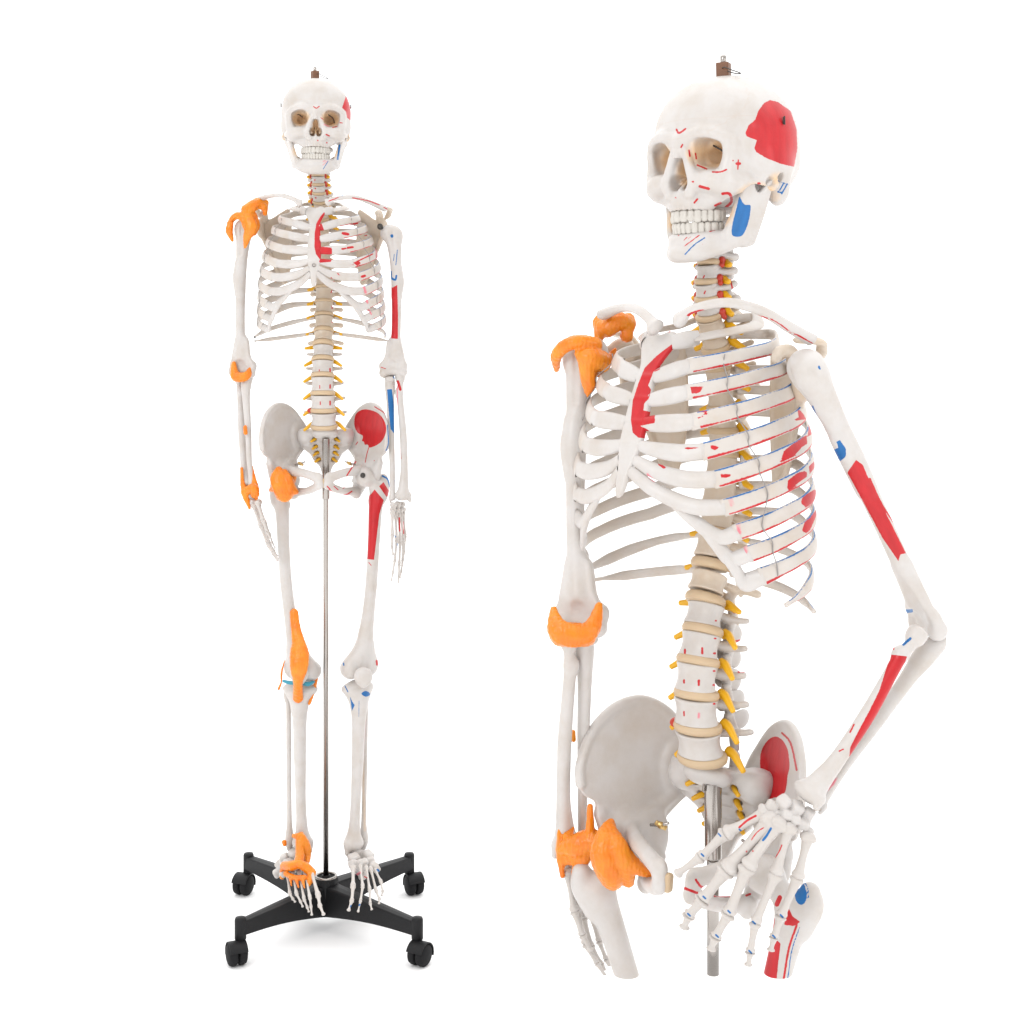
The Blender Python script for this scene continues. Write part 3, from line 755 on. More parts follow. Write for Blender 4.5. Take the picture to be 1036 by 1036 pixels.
def proj(W):
    """world units -> photograph pixels (1036 frame)"""
    d = DC+W[:, 1]
    return 518+W[:, 0]*DC/d, 350+(HC-W[:, 2])*DC/d

def vnormals(V, F):
    a, b, c = V[F[:, 0]], V[F[:, 1]], V[F[:, 2]]
    n = np.cross(b-a, c-a); out = np.zeros_like(V)
    for i in range(3): np.add.at(out, F[:, i], n)
    return out/(np.linalg.norm(out, axis=1)[:, None]+1e-9)

def bone(fig, name, geo, M, paint=(), base=None, material=None, parent=None, label=None, cut=None, warp=False):
    """paint items: ('colour','s',[px points],radius px) | ('colour','a',[px polygon]) | ('colour', fn in bone space)"""
    V, F = geo[0], geo[1]
    if fig.warp is not None:
        if M is None: V = V+fig.warp(V[:, 2])
        elif warp:
            w = fig.warp(np.array([(M.translation.z if M.translation.length > 1 else V[:, 2].mean())]))[0]
            M = Matrix.Translation(w) @ M
    at = {}
    W4 = fig.W @ M if M is not None else fig.W
    if paint or cut:
        m = np.array(W4); W = V@m[:3, :3].T+m[:3, 3]
    if base or paint:
        items = [(c, f) for c, f in (base or [])]
        at = painted(V, items) if items else {}
    if paint:
        px, py = proj(W); nv = vnormals(W, F)
        if np.linalg.det(m[:3, :3]) < 0: nv = -nv
        view = W-np.array([0, -DC, HC]); view /= np.linalg.norm(view, axis=1)[:, None]
        face = np.sum(nv*view, 1)
        for it in paint:
            if it[1] == 's':
                P = it[2] if len(it[2]) < 3 else crom(it[2], 3)
                d = -stroke(P, it[3], (0, 1))(px, py, px)
            else: d = -polysd(crom(it[2], 3, True) if len(it) > 3 and it[3] else it[2], px, py)
            d = d/fig.ppu
            d = np.where(face < .12, d, -4.)
            d = np.where(np.abs(d) < 1e-4, 1e-3, np.clip(d, -4, 4))
            at[it[0]] = np.maximum(at[it[0]], d) if it[0] in at else d
    me = to_mesh(name, V, F, material or BONE, at)
    if cut is not None: bisect(me, W4, cut)
    o = link(name, me, parent or fig.root, None)
    Ml = (fig.off @ M) if M is not None else fig.off.copy()
    o.matrix_parent_inverse = Matrix.Identity(4)
    Mm = Ml.copy(); Mm.translation = Mm.translation*U
    LOCAL[o.name] = Mm.copy()
    if parent is not None: Mm = LOCAL[parent.name].inverted() @ Mm
    o.matrix_local = Mm
    if label: o['label'] = label
    return o

def bisect(me, W4, cut):
    """saw the mesh with world planes ((point units),(normal)); what lies on the normal side goes"""
    import bmesh
    bm = bmesh.new(); bm.from_mesh(me)
    for co, no in cut:
        Mi = W4.inverted(); c = (Mi @ Vector(co))*U
        n = (W4.to_3x3().transposed() @ Vector(no)).normalized()
        r = bmesh.ops.bisect_plane(bm, geom=bm.verts[:]+bm.edges[:]+bm.faces[:], plane_co=c, plane_no=n, clear_outer=True, dist=1e-7)
        ed = [e for e in r['geom_cut'] if isinstance(e, bmesh.types.BMEdge)]
        if ed: bmesh.ops.holes_fill(bm, edges=ed, sides=0)
    for f in bm.faces:
        if len(f.verts) > 4: f.smooth = False
    bm.to_mesh(me); bm.free()

def make_fig(name, x, y, zoff, s, yaw, label, cat):
    f = Fig(); f.root = bpy.data.objects.new(name, None); C.objects.link(f.root)
    f.root['label'] = label; f.root['category'] = cat; f.root.empty_display_size = .1
    f.root.location = (x*U, y*U, 0); f.root.rotation_euler = (0, 0, math.radians(yaw)); f.root.scale = (s, s, s)
    R = Matrix.Translation((x, y, 0)) @ Matrix.Rotation(math.radians(yaw), 4, 'Z') @ Matrix.Diagonal((s, s, s, 1))
    f.off = Matrix.Translation((0, 0, zoff/s))
    f.W = R @ f.off; f.Wi = f.W.inverted(); f.s = s; f.y = y
    f.ppu = s*DC/(DC+y)
    def L(px, py, Y):     # local point seen at photograph pixel px,py at world depth Y
        k = (DC+Y)/DC
        return f.Wi @ Vector(((px-518)*k, Y, HC-(py-350)*k))
    f.L = L; f.ym = lambda Y: Y
    return f

GEO = {}
def G(fn, *a):
    k = (fn.__name__,)+a
    if k not in GEO: GEO[k] = fn(*a)
    return GEO[k]

def build_axial(f, P):
    """skull, spine, ribcage, pelvis. P: dict bone -> paint list"""
    T = Matrix.Translation
    hx, hy_, hz = P.get('headoff', (0, 0, 0)); H = T((-8.5+hx, -6+hy_, hz)) @ T((0, 0, 812)) @ Matrix.Rotation(math.radians(P['headyaw']), 4, 'Z') @ Matrix.Rotation(math.radians(P['headpitch']), 4, 'X') @ Matrix.Scale(P.get('headscale', 1.0), 4)
    sk = bone(f, 'skull', G(g_skull), H, P['skull'], SKULL_TAN)
    jw = bone(f, 'jaw', G(g_jaw), H, P['jaw'], JAW_TAN, parent=sk)
    bone(f, 'tooth_row', G(g_teeth, True), H, material=TOOTH, parent=sk)
    bone(f, 'tooth_row', G(g_teeth, False), H, material=TOOTH, parent=sk)
    # fittings on the crown: brown block with a steel bolt, a bent wire hook, side pins and calvaria springs
    blk = Shape(.3); blk.add(box((-1, 2, 46.4), (3.4, 3.4, 4.6), .5, (0, 0, 25)), 0)
    bk = bone(f, 'crown_block', blk.mesh(), H, material=BROWN, parent=sk)
    bone(f, 'bolt', lathe([(0, 49), (1.7, 49), (1.7, 54.4), (1.3, 55), (0, 55)], 16), H @ T((-1, 2, 0)), material=STEEL, parent=sk)
    hk = sweep(crom([(1, -1.5, 47.5), (3, -2.2, 47.8), (7, -2, 46.0), (12, 0, 43.6), (9, 0, 43.8), (4, -1, 45.6)], 6), [(.28, .28)]*31)
    bone(f, 'hook_wire', hk[:2], H, material=DARK, parent=sk)
    for g in (-1, 1):
        sp = []
        for t in np.linspace(0, 1, 60): sp.append((g*(35.0+.4*math.sin(t*40)), 6+.6*math.cos(t*40), 14.5+4.2*t))
        bone(f, 'spring_catch', sweep(sp, [(.28, .28)]*60, seg=6)[:2], H, material=DARK, parent=sk)
        bone(f, 'orbit_wire', sweep(crom([(g*12.5, -24, 4.2), (g*17, -22, 1), (g*18.5, -21, -3.5)] if g > 0 else [(g*12.5, -26, 1), (g*16, -24, 3.5), (g*18, -23, 4)], 4), [(.5, .5)]*9, seg=6)[:2], H, material=DARK, parent=sk)
    # spine
    for i, (k, c, tilt, w, h, d, dh, dc) in enumerate(SP):
        M = T(c) @ Matrix.Rotation(tilt, 4, 'X')
        wk = {'c': 13.5, 't': 17.5, 'l': 23.5}[k]; hk_ = {'c': 7, 't': 10.5, 'l': 13.5}[k]
        geo = G(g_vertebra, k, wk, hk_, wk*(.72 if k == 'l' else (.85 if k == 't' else .8)))
        V = geo[0]*np.array([w/wk, w/wk, h/hk_])
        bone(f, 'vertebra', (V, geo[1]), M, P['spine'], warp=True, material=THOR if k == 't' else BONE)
        De = T(dc) @ Matrix.Rotation(tilt, 4, 'X')
        dw = w*1.04
        bone(f, 'disc', G(g_disc, 1., 1., 1.), De @ Matrix.Diagonal((dw, d*1.04, dh+1.0, 1)), material=DISC, warp=True)
        for g in (-1, 1):     # nerve roots leaving below each vertebra
            if i < 1: continue
            ex = 8.5 if k == 't' else (8 if k == 'l' else 5)
            dz = -5.5 if k == 'l' else (-2.5 if k == 't' else -1)
            pts = [(g*w*.36, d*.5, 1.2), (g*w*.5, d*.46, .6), (g*(w*.5+ex*.5), d*.36, dz*.4), (g*(w*.5+ex), d*.26, dz)]
            nv = sweep(crom(pts, 5), [(r, r) for r in np.linspace(2.8, 1.35, 16)], seg=9)
            bone(f, 'spinal_nerve', nv[:2], De, material=NERVE, warp=True)
            if k == 'c' and i < 5:
                ar = Shape(.4); ar.add(ell((g*w*.52, 1.6, 1.2), (1.8, 2.2, 2.2)), 0); ar.add(ell((g*w*.6, 0.8, -1.2), (1.3, 1.6, 1.5)), 1)
                bone(f, 'vertebral_artery', ar.mesh(), De, material=RED, warp=True)
    # first two neck bones, mostly behind the jaw
    at = Shape(.5); zt = SP[0][1][2]+9
    at.add(tube([(-13, 6, zt+4), (-8, 0, zt+4), (0, -4, zt+4), (8, 0, zt+4), (13, 6, zt+4), (6, 14, zt+4), (0, 16, zt+4), (-6, 14, zt+4), (-13, 6, zt+4)], [2.4, 3.4, 2, 3.4, 2.4, 1.8, 1.8, 1.8, 2.4]), 0)
    V, F = at.mesh(); V[:, 0] += lean(zt); bone(f, 'vertebra', (V, F), None)
    ax = Shape(.5); ax.add(ell((0, 2, zt-4), (6, 5, 4)), 0).add(tube([(0, 1, zt-4), (0, 0, zt+8)], [4, 2.4]), 2).sym(lambda g: ell((g*7, 4, zt-2), (3.6, 3.6, 2)), 1).add(tube([(0, 8, zt-4), (0, 18, zt-6)], 2), 1)
    V, F = ax.mesh(); V[:, 0] += lean(zt); bone(f, 'vertebra', (V, F), None)
    # disc bulge
    k, c, tilt, w, h, d, dh, dc = SP[20]
    b = Shape(.4).add(ell((-w*.5-.5, -1, 0), (3, 3, 2.6)), 0); bone(f, 'disc_prolapse', b.mesh(), T(dc), material=RED, warp=True)
    # cage
    bone(f, 'sternum', G(g_sternum), None, P['sternum'])
    for g in (-1, 1):
        for n in range(1, 13):
            geo, s, a = rib_geo(n, g)
            base = None; att = {}
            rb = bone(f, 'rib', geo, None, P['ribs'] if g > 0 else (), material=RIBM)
            if g > 0 and n > 1:
                me = rb.data
                ang = np.degrees(a); ang = (ang+180) % 360-180
                # the painted borders: blue along the upper edge, crimson along the lower one
                sgn = 1
                vis = (s > .36) & (s < (.985 if n > 4 else .97))
                arc = RIB[n][6]
                def band(c, w):
                    dd = np.abs((ang-c+180) % 360-180); return np.where(vis, (w-dd)/57.3*1.8, -4.)
                out = 0 if abs(ang[0]) < 1 else 0
                cr = band(-(180+P.get('ribred', -68)), 14+3*np.sin(s*30+n)); cb = band(180-P.get('ribblue', 76), 12+3*np.sin(s*22+n))
                for nm, arr in (('red', cr), ('blue', cb)):
                    arr = np.where(np.abs(arr) < 1e-4, 1e-3, np.clip(arr, -4, 4))
                    if nm in me.attributes:
                        old = np.zeros(len(arr), f32); me.attributes[nm].data.foreach_get('value', old); arr = np.maximum(arr, old)
                        me.attributes[nm].data.foreach_set('value', arr.astype(f32))
                    else:
                        me.attributes.new(nm, 'FLOAT', 'POINT').data.foreach_set('value', arr.astype(f32))
            if n <= 10: bone(f, 'costal_cartilage', cart_geo(n, g), None, P['cartilage'] if g > 0 else ())
        # string through the ribs
        pts = []
        for n in range(2, 11):
            Pc = rib_curve(n); j = int(len(Pc)*(.80 if n < 8 else .86 if n < 10 else .9)) if n < 11 else len(Pc)-9
            p = Pc[j]; o = p*np.array([1, 1, 0]); o /= np.linalg.norm(o)+1e-9
            p = p+o*1.6; pts += [p+np.array([0, 0, 2.5]), p+np.array([0, 0, -2.5])]
        Q = crom([(q[0]*g+lean(q[2]), q[1], q[2]) for q in pts], 4)
        bone(f, 'rib_wire', sweep(Q, [(.3, .3)]*len(Q), (0, 1, .1), seg=6)[:2], None, material=WIREM)
    # bolt through the breastbone, twisted wires
    bz = pz(268, -60); M = T((lean(bz)+.5, st_y(bz)-1.6, bz)) @ Matrix.Rotation(math.radians(90), 4, 'X')
    bone(f, 'bolt', lathe([(0, 2.2), (1.1, 2.2), (1.2, 1.2), (2.0, 1.0), (2.1, 0), (0, 0)], 14), M, material=STEEL)
    # pelvis
    PM = P.get('pelvis', Matrix.Identity(4)); f.PM = PM
    for g in (-1, 1):
        M = hip_matrix(1); geo = xform(G(g_hip), M); geo = side(geo, g)
        if g > 0 and 'nearhip' in P: geo = xform(geo, P['nearhip'])
        hb = bone(f, 'hip_bone', geo, PM, P['hip'] if g > 0 else ())
        # hip pin seen inside the basin
        B = Vector((g*24.5, -1, 467))
        w = Shape(.35); w.add(box((0, 0, 0), (3.4, .9, 1.3), .6, (0, 25, 35)), 0).add(ell((0, 0, 0), (1.9, 1.9, 1.9)), .6)
        bone(f, 'wing_nut', w.mesh(), PM @ T(B), material=BRASS, parent=hb)
        bone(f, 'bolt', sweep([B+Vector((g*6, 0, -1)), B, B+Vector((-g*4.5, -.5, 2.2))], [(.8, .8)]*3, seg=8)[:2], PM, material=STEEL, parent=hb)
    sc = bone(f, 'sacrum', G(g_sacrum), PM, P.get('sacrum', ()))
    Z = pz(434, -5)
    for g in (-1, 1):
        for j, (z, x, y) in enumerate(((-11, 11, 6), (-19, 10, 13), (-26, 9.4, 20), (-33, 8, 24))):
            q = crom([(g*(x-1.5), y+4, z+1), (g*x, y, z), (g*(x+3.5), y-2.5, z-2.5)], 5)
            bone(f, 'sacral_nerve', (lambda r: (r[0]+np.array([0, 0, Z]), r[1]))(sweep(q, [(r, r) for r in np.linspace(1.9, 1.2, 11)], seg=9)), PM, material=NERVE, parent=sc)
    sy = Shape(.5).add(box((0, -40, 451), (2.0, 2.6, 4.6), 1.6), 0); bone(f, 'pubic_disc', sy.mesh(), PM, material=DISC)
    return sk

def limb_chain(f, name, pts, radii, flat, ref, parent, paint=(), material=None):
    """row of small bones (finger or toe) through the joints pts; first geometry metacarpal, last tip"""
    out = []
    n = len(pts)-1
    for i in range(n):
        A, B = Vector(pts[i]), Vector(pts[i+1]); d = (B-A)
        gap = min(.5, d.length*.03); A2 = A+d.normalized()*gap
        fn = g_meta if i == 0 and name[0].startswith('meta') else (g_tip if i == n-1 else g_phal)
        nm = name[0] if i == 0 else 'phalanx'
        p = parent if i == 0 or parent is None else parent
        out.append(bone(f, nm, G(fn), frame_r(A2, B, ref, radii[i], flat), paint, parent=p, material=material))
    return out
def pts3(f, P):  return [f.L(*p) for p in P]
def lig(f, name, tubes, parent, material=None, k=1.6, h=.5, holes=(), label=None):
    """tubes: ([(px,py,worldY)...], radius px or list, flatten); built in figure space"""
    s = Shape(h, rough=.15)
    for i, t in enumerate(tubes):
        P = [tuple(p) for p in pts3(f, t[0])]; r = t[1]
        r = [q/f.ppu for q in r] if hasattr(r, '__len__') else [r/f.ppu]*len(P)
        n = f.Wi.to_3x3() @ Vector((0, 1, 0))
        s.add(tube(P, r, 5, (tuple(n), t[2]) if len(t) > 2 and t[2] != 1 else None), k if i else 0)
    for p, r in holes:
        q = f.L(*p); s.sub(ell(tuple(q), (r/f.ppu,)*3), .8)
    return bone(f, name, s.mesh(), Matrix.Identity(4), material=material or LIG, parent=parent, label=label)

def carpals(f, name, blobs, parent, paint=(), cut=None):
    s = Shape(.4)
    for i, (p, r) in enumerate(blobs):
        q = f.L(*p[:3]); rr = r/f.ppu
        s.add(box(tuple(q), (rr*.95, rr*.9, rr*.85), rr*.55, (25*math.sin(i*2.1), 30*math.sin(p[0]), 40*math.cos(i*1.7))), .25 if name == 'hand' else .8)
    return bone(f, name, s.mesh(), Matrix.Identity(4), paint, parent=parent, cut=cut)

def digits(f, nm, rows, radii, parent, ref=(1, 0, 0), paint=(), cut=None):
    for row, r0 in zip(rows, radii):
        P = pts3(f, row); n = len(P)-1
        for i in range(n):
            A, B = P[i], P[i+1]; d = B-A; gap = .35/f.ppu if f.ppu < 1.5 else .5/f.ppu
            A2 = A+d.normalized()*gap
            r = r0*[1, .92, .78, .66][i]/f.ppu
            fn = g_meta if i == 0 else (g_tip if i == n-1 else g_phal)
            bone(f, nm if i == 0 else 'phalanx', G(fn), frame_r(A2, B, ref, r), paint, parent=parent, cut=cut)

def make_arm(f, g, sh, el, wr, P, href=(1, 0, 0), fref=(1, 0, 0), cut=None, thick=1.0):
    hu = bone(f, 'humerus', side(G(g_humerus), g), frame(sh, el, href, 146) @ Matrix.Diagonal((thick, thick, 1, 1)), P.get('humerus', ()), cut=cut)
    ra = bone(f, 'radius', side(G(g_radius), g), frame(el, wr, fref, 119), P.get('radius', ()), cut=cut)
    ul = bone(f, 'ulna', side(G(g_ulna), g), frame(el, wr, fref, 119), P.get('ulna', ()), cut=cut)
    return hu, ra, ul
def make_girdle(f, g, P, cl, sc_off, roll=0):
    M = Matrix.Translation((0, 0, 0))
    cv = sweep(crom(cl, 8), [(1, 1)]*(8*(len(cl)-1)+1), (0, .3, 1), 12)
    n = 8*(len(cl)-1)+1; u = np.linspace(0, 1, n)
    rt = 2.2+2.0*np.exp(-(u/.10)**2)+.6*np.clip((u-.7)/.3, 0, 1); rh = 2.05+1.8*np.exp(-(u/.10)**2)+2.0*np.clip((u-.6)/.4, 0, 1)
    cv = sweep(crom(cl, 8), list(zip(rt, rh)), (0, .25, 1), 14)
    bone(f, 'clavicle', cv[:2], None, P.get('clavicle', ()))
    geo = xform(G(g_scapula), Matrix.Translation((0, 0, 0)) @ scap_matrix(1))
    geo = side(geo, g)
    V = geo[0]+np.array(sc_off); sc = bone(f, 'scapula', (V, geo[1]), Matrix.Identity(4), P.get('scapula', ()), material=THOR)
    return sc
def make_leg(f, g, hip, kn, kn2, an, P, ref=(1, 0, 0), tref=(1, 0, 0), cut=None, lower=True, pat=None):
    fe = bone(f, 'femur', side(G(g_femur), g), frame(hip, kn, ref, 198), P.get('femur', ()), cut=cut)
    if not lower: return fe, None, None
    M = Matrix.Translation(pat) @ Matrix.Rotation(math.radians(8), 4, 'X')
    bone(f, 'patella', G(g_patella), M, ())
    ti = bone(f, 'tibia', side(G(g_tibia), g), frame(kn2, an, tref, 166), P.get('tibia', ()))
    fi = bone(f, 'fibula', side(G(g_fibula), g), frame(kn2, an, tref, 166), P.get('fibula', ()))
    return fe, ti, fi

# ================================================================== the whole skeleton on the left
LF = make_fig('skeleton_model', -189, 0, 0, 1.0, 0, 'full-length plastic anatomy skeleton held upright on the four-wheeled black stand', 'anatomical skeleton')
l = LF.L
rib_marks = [('red', 's', [(347, 236), (352, 237)], 1.6), ('red', 's', [(346, 252), (350, 251), (357, 250)], 1.2), ('red', 's', [(363, 266), (361, 267)], 1.7), ('red', 's', [(366, 280), (369, 279)], 1.4),
             ('pink', 's', [(368, 290), (370, 296)], 1.4), ('pink', 's', [(371, 304), (372, 309)], 1.4), ('pink', 's', [(373, 314), (375, 318)], 1.4), ('pink', 's', [(374, 324), (377, 328)], 1.6),
             ('red', 's', [(380, 240), (381, 262)], .9), ('red', 's', [(346, 229), (362, 226)], .9), ('red', 's', [(350, 243), (371, 238)], .8), ('red', 's', [(354, 268), (377, 257)], .8)]
PL = dict(
    headyaw=7, headpitch=2, pelvis=Matrix.Translation((0, 0, 455)) @ Matrix.Rotation(math.radians(5), 4, 'Z') @ Matrix.Translation((0, 0, -455)),
    skull=[('red', 'a', [(351, 92), (355, 100), (360, 120), (357, 130), (355.5, 123), (351, 119), (350, 113), (346, 109), (349, 100)]),
           ('red', 's', [(317.3, 107.8), (320, 109.5), (323, 107.5)], .6), ('red', 's', [(336.5, 129), (341, 128)], .55), ('red', 's', [(330, 136), (333, 137.5)], .8),
           ('red', 's', [(321.5, 142), (321.6, 142.1)], .8), ('red', 's', [(330.5, 144.5), (330.7, 144.3)], .8), ('red', 's', [(344, 124), (346.5, 124.5)], .6), ('red', 's', [(324.5, 119), (327, 121)], .45),
           ('pink', 's', [(328, 126), (333, 128)], .6), ('blue', 's', [(327, 138), (327.2, 138)], .3)],
    jaw=[('blue', 's', [(343.6, 147), (341.8, 161)], 1.1), ('blue', 's', [(332, 163), (327, 171)], .45), ('pink', 's', [(326.5, 167), (331, 163)], .4), ('pink', 's', [(327, 163.5), (329, 162.5)], .5), ('red', 's', [(337, 159), (338, 156)], .7)],
    spine=[('red', 's', [(323, 374), (323, 376.5)], .6), ('red', 's', [(334, 373), (334, 376)], .9), ('red', 's', [(323.5, 390), (323.5, 393)], .6), ('red', 's', [(334, 389.5), (334, 392.5)], .9),
           ('red', 's', [(324, 406.5), (324, 409.5)], .6), ('red', 's', [(334, 406), (334, 409.5)], .9), ('red', 's', [(318.5, 182), (318.6, 182.2)], .8), ('red', 's', [(319, 190.5), (319.1, 190.8)], .8), ('red', 's', [(319.5, 200), (319.6, 200.3)], .8),
           ('red', 's', [(338, 354.5), (342, 354.5)], .6), ('red', 's', [(341, 369), (345, 368)], .9), ('red', 's', [(342, 383.5), (348, 383)], .9), ('red', 's', [(341, 401), (344, 401)], .9),
           ('red', 's', [(311, 299), (313, 297)], .7), ('red', 's', [(335, 296), (336, 294)], .7), ('red', 's', [(336, 312), (336, 310)], .8), ('red', 's', [(312, 312), (313, 310)], .7), ('red', 's', [(336, 326), (337, 324)], .8)],
    sternum=[('red', 'a', [(330.5, 211.5), (333.5, 213), (331, 219), (326.5, 225), (325, 231), (328, 232), (325.5, 236), (326, 240), (328, 243), (326, 246), (328, 250), (336, 250.5), (336, 257), (330, 258.5), (336, 261), (335, 265), (329, 265.5), (324, 263), (319.5, 257), (318, 250), (318.2, 236), (320, 226), (324, 219)]),
             ('red', 's', [(320.5, 209.3), (322, 209.1)], .6)],
    ribs=rib_marks, cartilage=[('red', 'a', [(322, 249), (336, 250.5), (336, 257), (330, 258.5), (336, 261), (335, 265), (322, 266)]), ('red', 'a', [(324, 222), (327, 230), (328, 233), (323, 234)]), ('red', 's', [(341, 276), (343.5, 279)], .8), ('red', 's', [(335, 281), (338, 284.5)], .8), ('red', 's', [(352, 267.8), (358, 267.5)], .7),
               ('red', 's', [(347, 236), (352, 237)], 1.4), ('red', 's', [(346, 252), (350, 251)], 1.1)],
    hip=[('red', 'a', [(370, 414), (381, 417), (388, 424), (391, 434), (388, 444), (382, 450), (374, 453), (372, 450), (369, 450), (368, 447), (366, 446), (367, 441), (362, 438), (358.5, 431), (359, 421), (363, 416)], 1),
         ('red', 's', [(373, 453), (371, 460), (369.5, 468)], .5), ('red', 's', [(379, 411.5), (389, 418), (391.5, 424)], .6), ('blue', 's', [(392, 430), (393, 448), (390.5, 456)], .6),
         ('red', 's', [(360, 467), (351, 481)], .8), ('red', 's', [(333, 495), (340, 500.5), (350, 500.5), (356, 497)], .8), ('red', 's', [(338, 492), (342, 495.5)], .6), ('red', 's', [(347, 494), (352, 491), (351, 489)], .6),
         ('red', 's', [(331, 492), (334, 495)], .7), ('red', 's', [(360, 450), (362, 447)], .5), ('red', 's', [(378.5, 466), (378.7, 466.2)], .6)],
)
build_axial(LF, PL)
sh_l, sh_r = l(251, 229, -6), l(394, 236, -4)
# collar bones and shoulder blades
scl = make_girdle(LF, -1, {}, [l(304, 206, -46), l(296, 201, -48), l(283, 197.5, -42), l(270, 199, -18), l(260, 203, -2)], (sh_l.x+72.5-0, -4, sh_l.z-10), 0)
scr = make_girdle(LF, 1, dict(clavicle=[('red', 's', [(332, 203.5), (343, 199.6)], .7), ('red', 's', [(356, 200), (372, 203), (384, 207.5)], .7), ('red', 's', [(387, 209), (395, 213.5)], .6), ('blue', 's', [(343, 197), (347, 198)], .8), ('blue', 's', [(341, 205.5), (343, 205.7)], .5)],
                                scapula=[('blue', 's', [(369, 216), (377, 212), (385, 211.5)], .6), ('red', 's', [(376, 238), (378, 248)], 1.1), ('red', 's', [(397, 213), (391, 210.5)], .5)]),
                  [l(330.5, 205, -46), l(340, 201, -48), l(358, 199.5, -42), l(374, 204.5, -18), l(390, 211.5, -4)], (sh_r.x-70.5, -3, sh_r.z-4))
LOW = dict(humerus=[('blue', 's', [(396.5, 238.5), (396.6, 239)], 1.6), ('blue', 's', [(402, 253), (400.5, 268)], .5), ('blue', 's', [(399, 257), (398, 264)], .4), ('blue', 's', [(395.5, 275), (396, 281), (400, 283), (401, 279)], 1.1),
                    ('red', 'a', [(393, 289), (397, 291), (402, 288), (402.8, 320), (402.6, 343), (396, 342.5), (393, 322)]), ('red', 's', [(385.5, 371.5), (390, 373)], .5)],
           ulna=[('blue', 's', [(401, 373), (398.5, 378), (399, 382)], 1.3), ('blue', 'a', [(391.5, 394), (396.5, 393.5), (399.5, 416), (400.5, 434), (398.5, 438.5), (395, 434), (393.5, 420)]), ('blue', 's', [(400, 486), (400.6, 494)], .8)],
           radius=[('red', 's', [(402.5, 386), (405, 394)], 1.5), ('pink', 's', [(402, 388), (402.3, 420), (404.5, 462)], .7), ('red', 's', [(403, 440), (405.5, 464)], .7)])
el_r, wr_r = l(398.5, 377, -2), l(404.5, 506, -14)
arm_r = make_arm(LF, 1, sh_r, el_r, wr_r, LOW, href=(1, -.12, 0), fref=(1, .1, 0))
el_l, wr_l = l(244.5, 377, -4), l(251.5, 493, -16)
arm_l = make_arm(LF, -1, sh_l, el_l, wr_l, {}, href=(.95, -.3, 0), fref=(.55, -.85, 0))
bone(LF, 'bolt', lathe([(0, 1.6), (2.2, 1.4), (2.6, .4), (2.7, -1), (0, -1)], 16), Matrix.Translation(l(367, 481, -17)) @ Matrix.Rotation(math.radians(90), 4, 'X'), material=DARK)
bone(LF, 'bolt', lathe([(0, 2), (2.4, 1.8), (3.0, .6), (3.0, -2), (0, -2)], 16), Matrix.Translation(l(384.5, 229, -9)) @ Matrix.Rotation(math.radians(70), 4, 'X'), material=DARK)
# hands
ch = carpals(LF, 'hand', [((398, 511, -20), 3.2), ((402.5, 510.5, -14), 3.4), ((407, 510.5, -8), 3), ((397.5, 515.5, -20), 3), ((401.5, 516, -14), 3.2), ((405, 516, -8), 3), ((408, 515.5, -4), 2.6)], None)
digits(LF, 'metacarpal', [[(397, 518, -24), (397, 541, -30), (396.5, 553, -32), (398, 562, -32)],
    [(400, 519, -17), (401.5, 546, -22), (399.5, 567, -26), (397.5, 579, -28), (395.8, 588, -30)],
    [(403, 519, -12), (405, 548, -16), (404, 571, -20), (403.5, 583, -22), (403, 590, -24)],
    [(405.5, 519, -7), (408, 547, -9), (407.5, 566, -12), (406, 578, -14), (404.5, 585, -15)],
    [(408, 518, -3), (410, 542, -3), (409, 558, -5), (408, 566, -6), (407, 573, -7)]], [1.9, 1.8, 1.8, 1.7, 1.6], ch,
    paint=[('red', 's', [(404, 524), (404.5, 537)], .9), ('red', 's', [(408, 528), (408.5, 540)], .6), ('blue', 's', [(399, 542), (400, 543)], .8), ('blue', 's', [(402, 550), (402.5, 556)], .5)])
cl_ = carpals(LF, 'hand', [((253, 502, -22), 3.6), ((256, 504, -12), 3.6), ((254.5, 508.5, -24), 3.6), ((258.5, 509, -13), 3.6), ((262, 508, -6), 3)], None)
digits(LF, 'metacarpal', [[(260, 508, -34), (266, 526, -42), (270, 538, -44), (273.5, 545, -44)],
    [(256, 511, -26), (263.5, 532, -32), (270, 549, -34), (276, 558, -34), (281.5, 566, -33)],
    [(257, 511, -19), (265, 534, -22), (271, 552, -24), (276.5, 561, -24), (281, 568, -23)],
    [(259, 511, -12), (267, 533, -12), (272.5, 549, -14), (277, 557, -14), (281, 563, -13)],
    [(262, 511, -5), (268.5, 529, -3), (273, 541, -4), (275.5, 549, -5), (278.5, 555, -5)]], [1.9, 1.9, 1.9, 1.8, 1.6], cl_)
# legs
hip_l, hip_r = l(294, 486, -6), l(368.5, 482, -6)
FEM = dict(femur=[('red', 'a', [(379, 495), (384, 501), (388.5, 506), (384, 520), (381, 545), (378.5, 566.5), (369.5, 565.5), (372.5, 520), (373, 502), (376, 499)]), ('red', 'a', [(383.5, 492), (388, 487.5), (395.5, 499.5), (391, 503)]), ('blue', 's', [(387, 481.5), (392.5, 485), (394.5, 492)], 1.0),
                  ('pink', 's', [(376, 510), (375, 535), (372.5, 563)], .35), ('red', 's', [(373, 569), (375.5, 572)], .5), ('blue', 's', [(347.5, 671), (347.8, 673)], .8), ('red', 's', [(381, 668.5), (381.5, 672.5)], 1.1)],
           tibia=[('blue', 'a', [(365.5, 702), (369, 699), (373, 700), (374.5, 703), (370, 705)], 1), ('blue', 'a', [(353.8, 703), (356, 709), (359, 713.5), (356, 719.5)]), ('blue', 's', [(363.3, 709), (363, 725)], .35), ('blue', 's', [(349, 694), (352, 700)], .6)],
           fibula=[('pink', 's', [(369.5, 728), (367, 770)], .8), ('tan', 's', [(367, 770), (369, 840)], 1.5)])
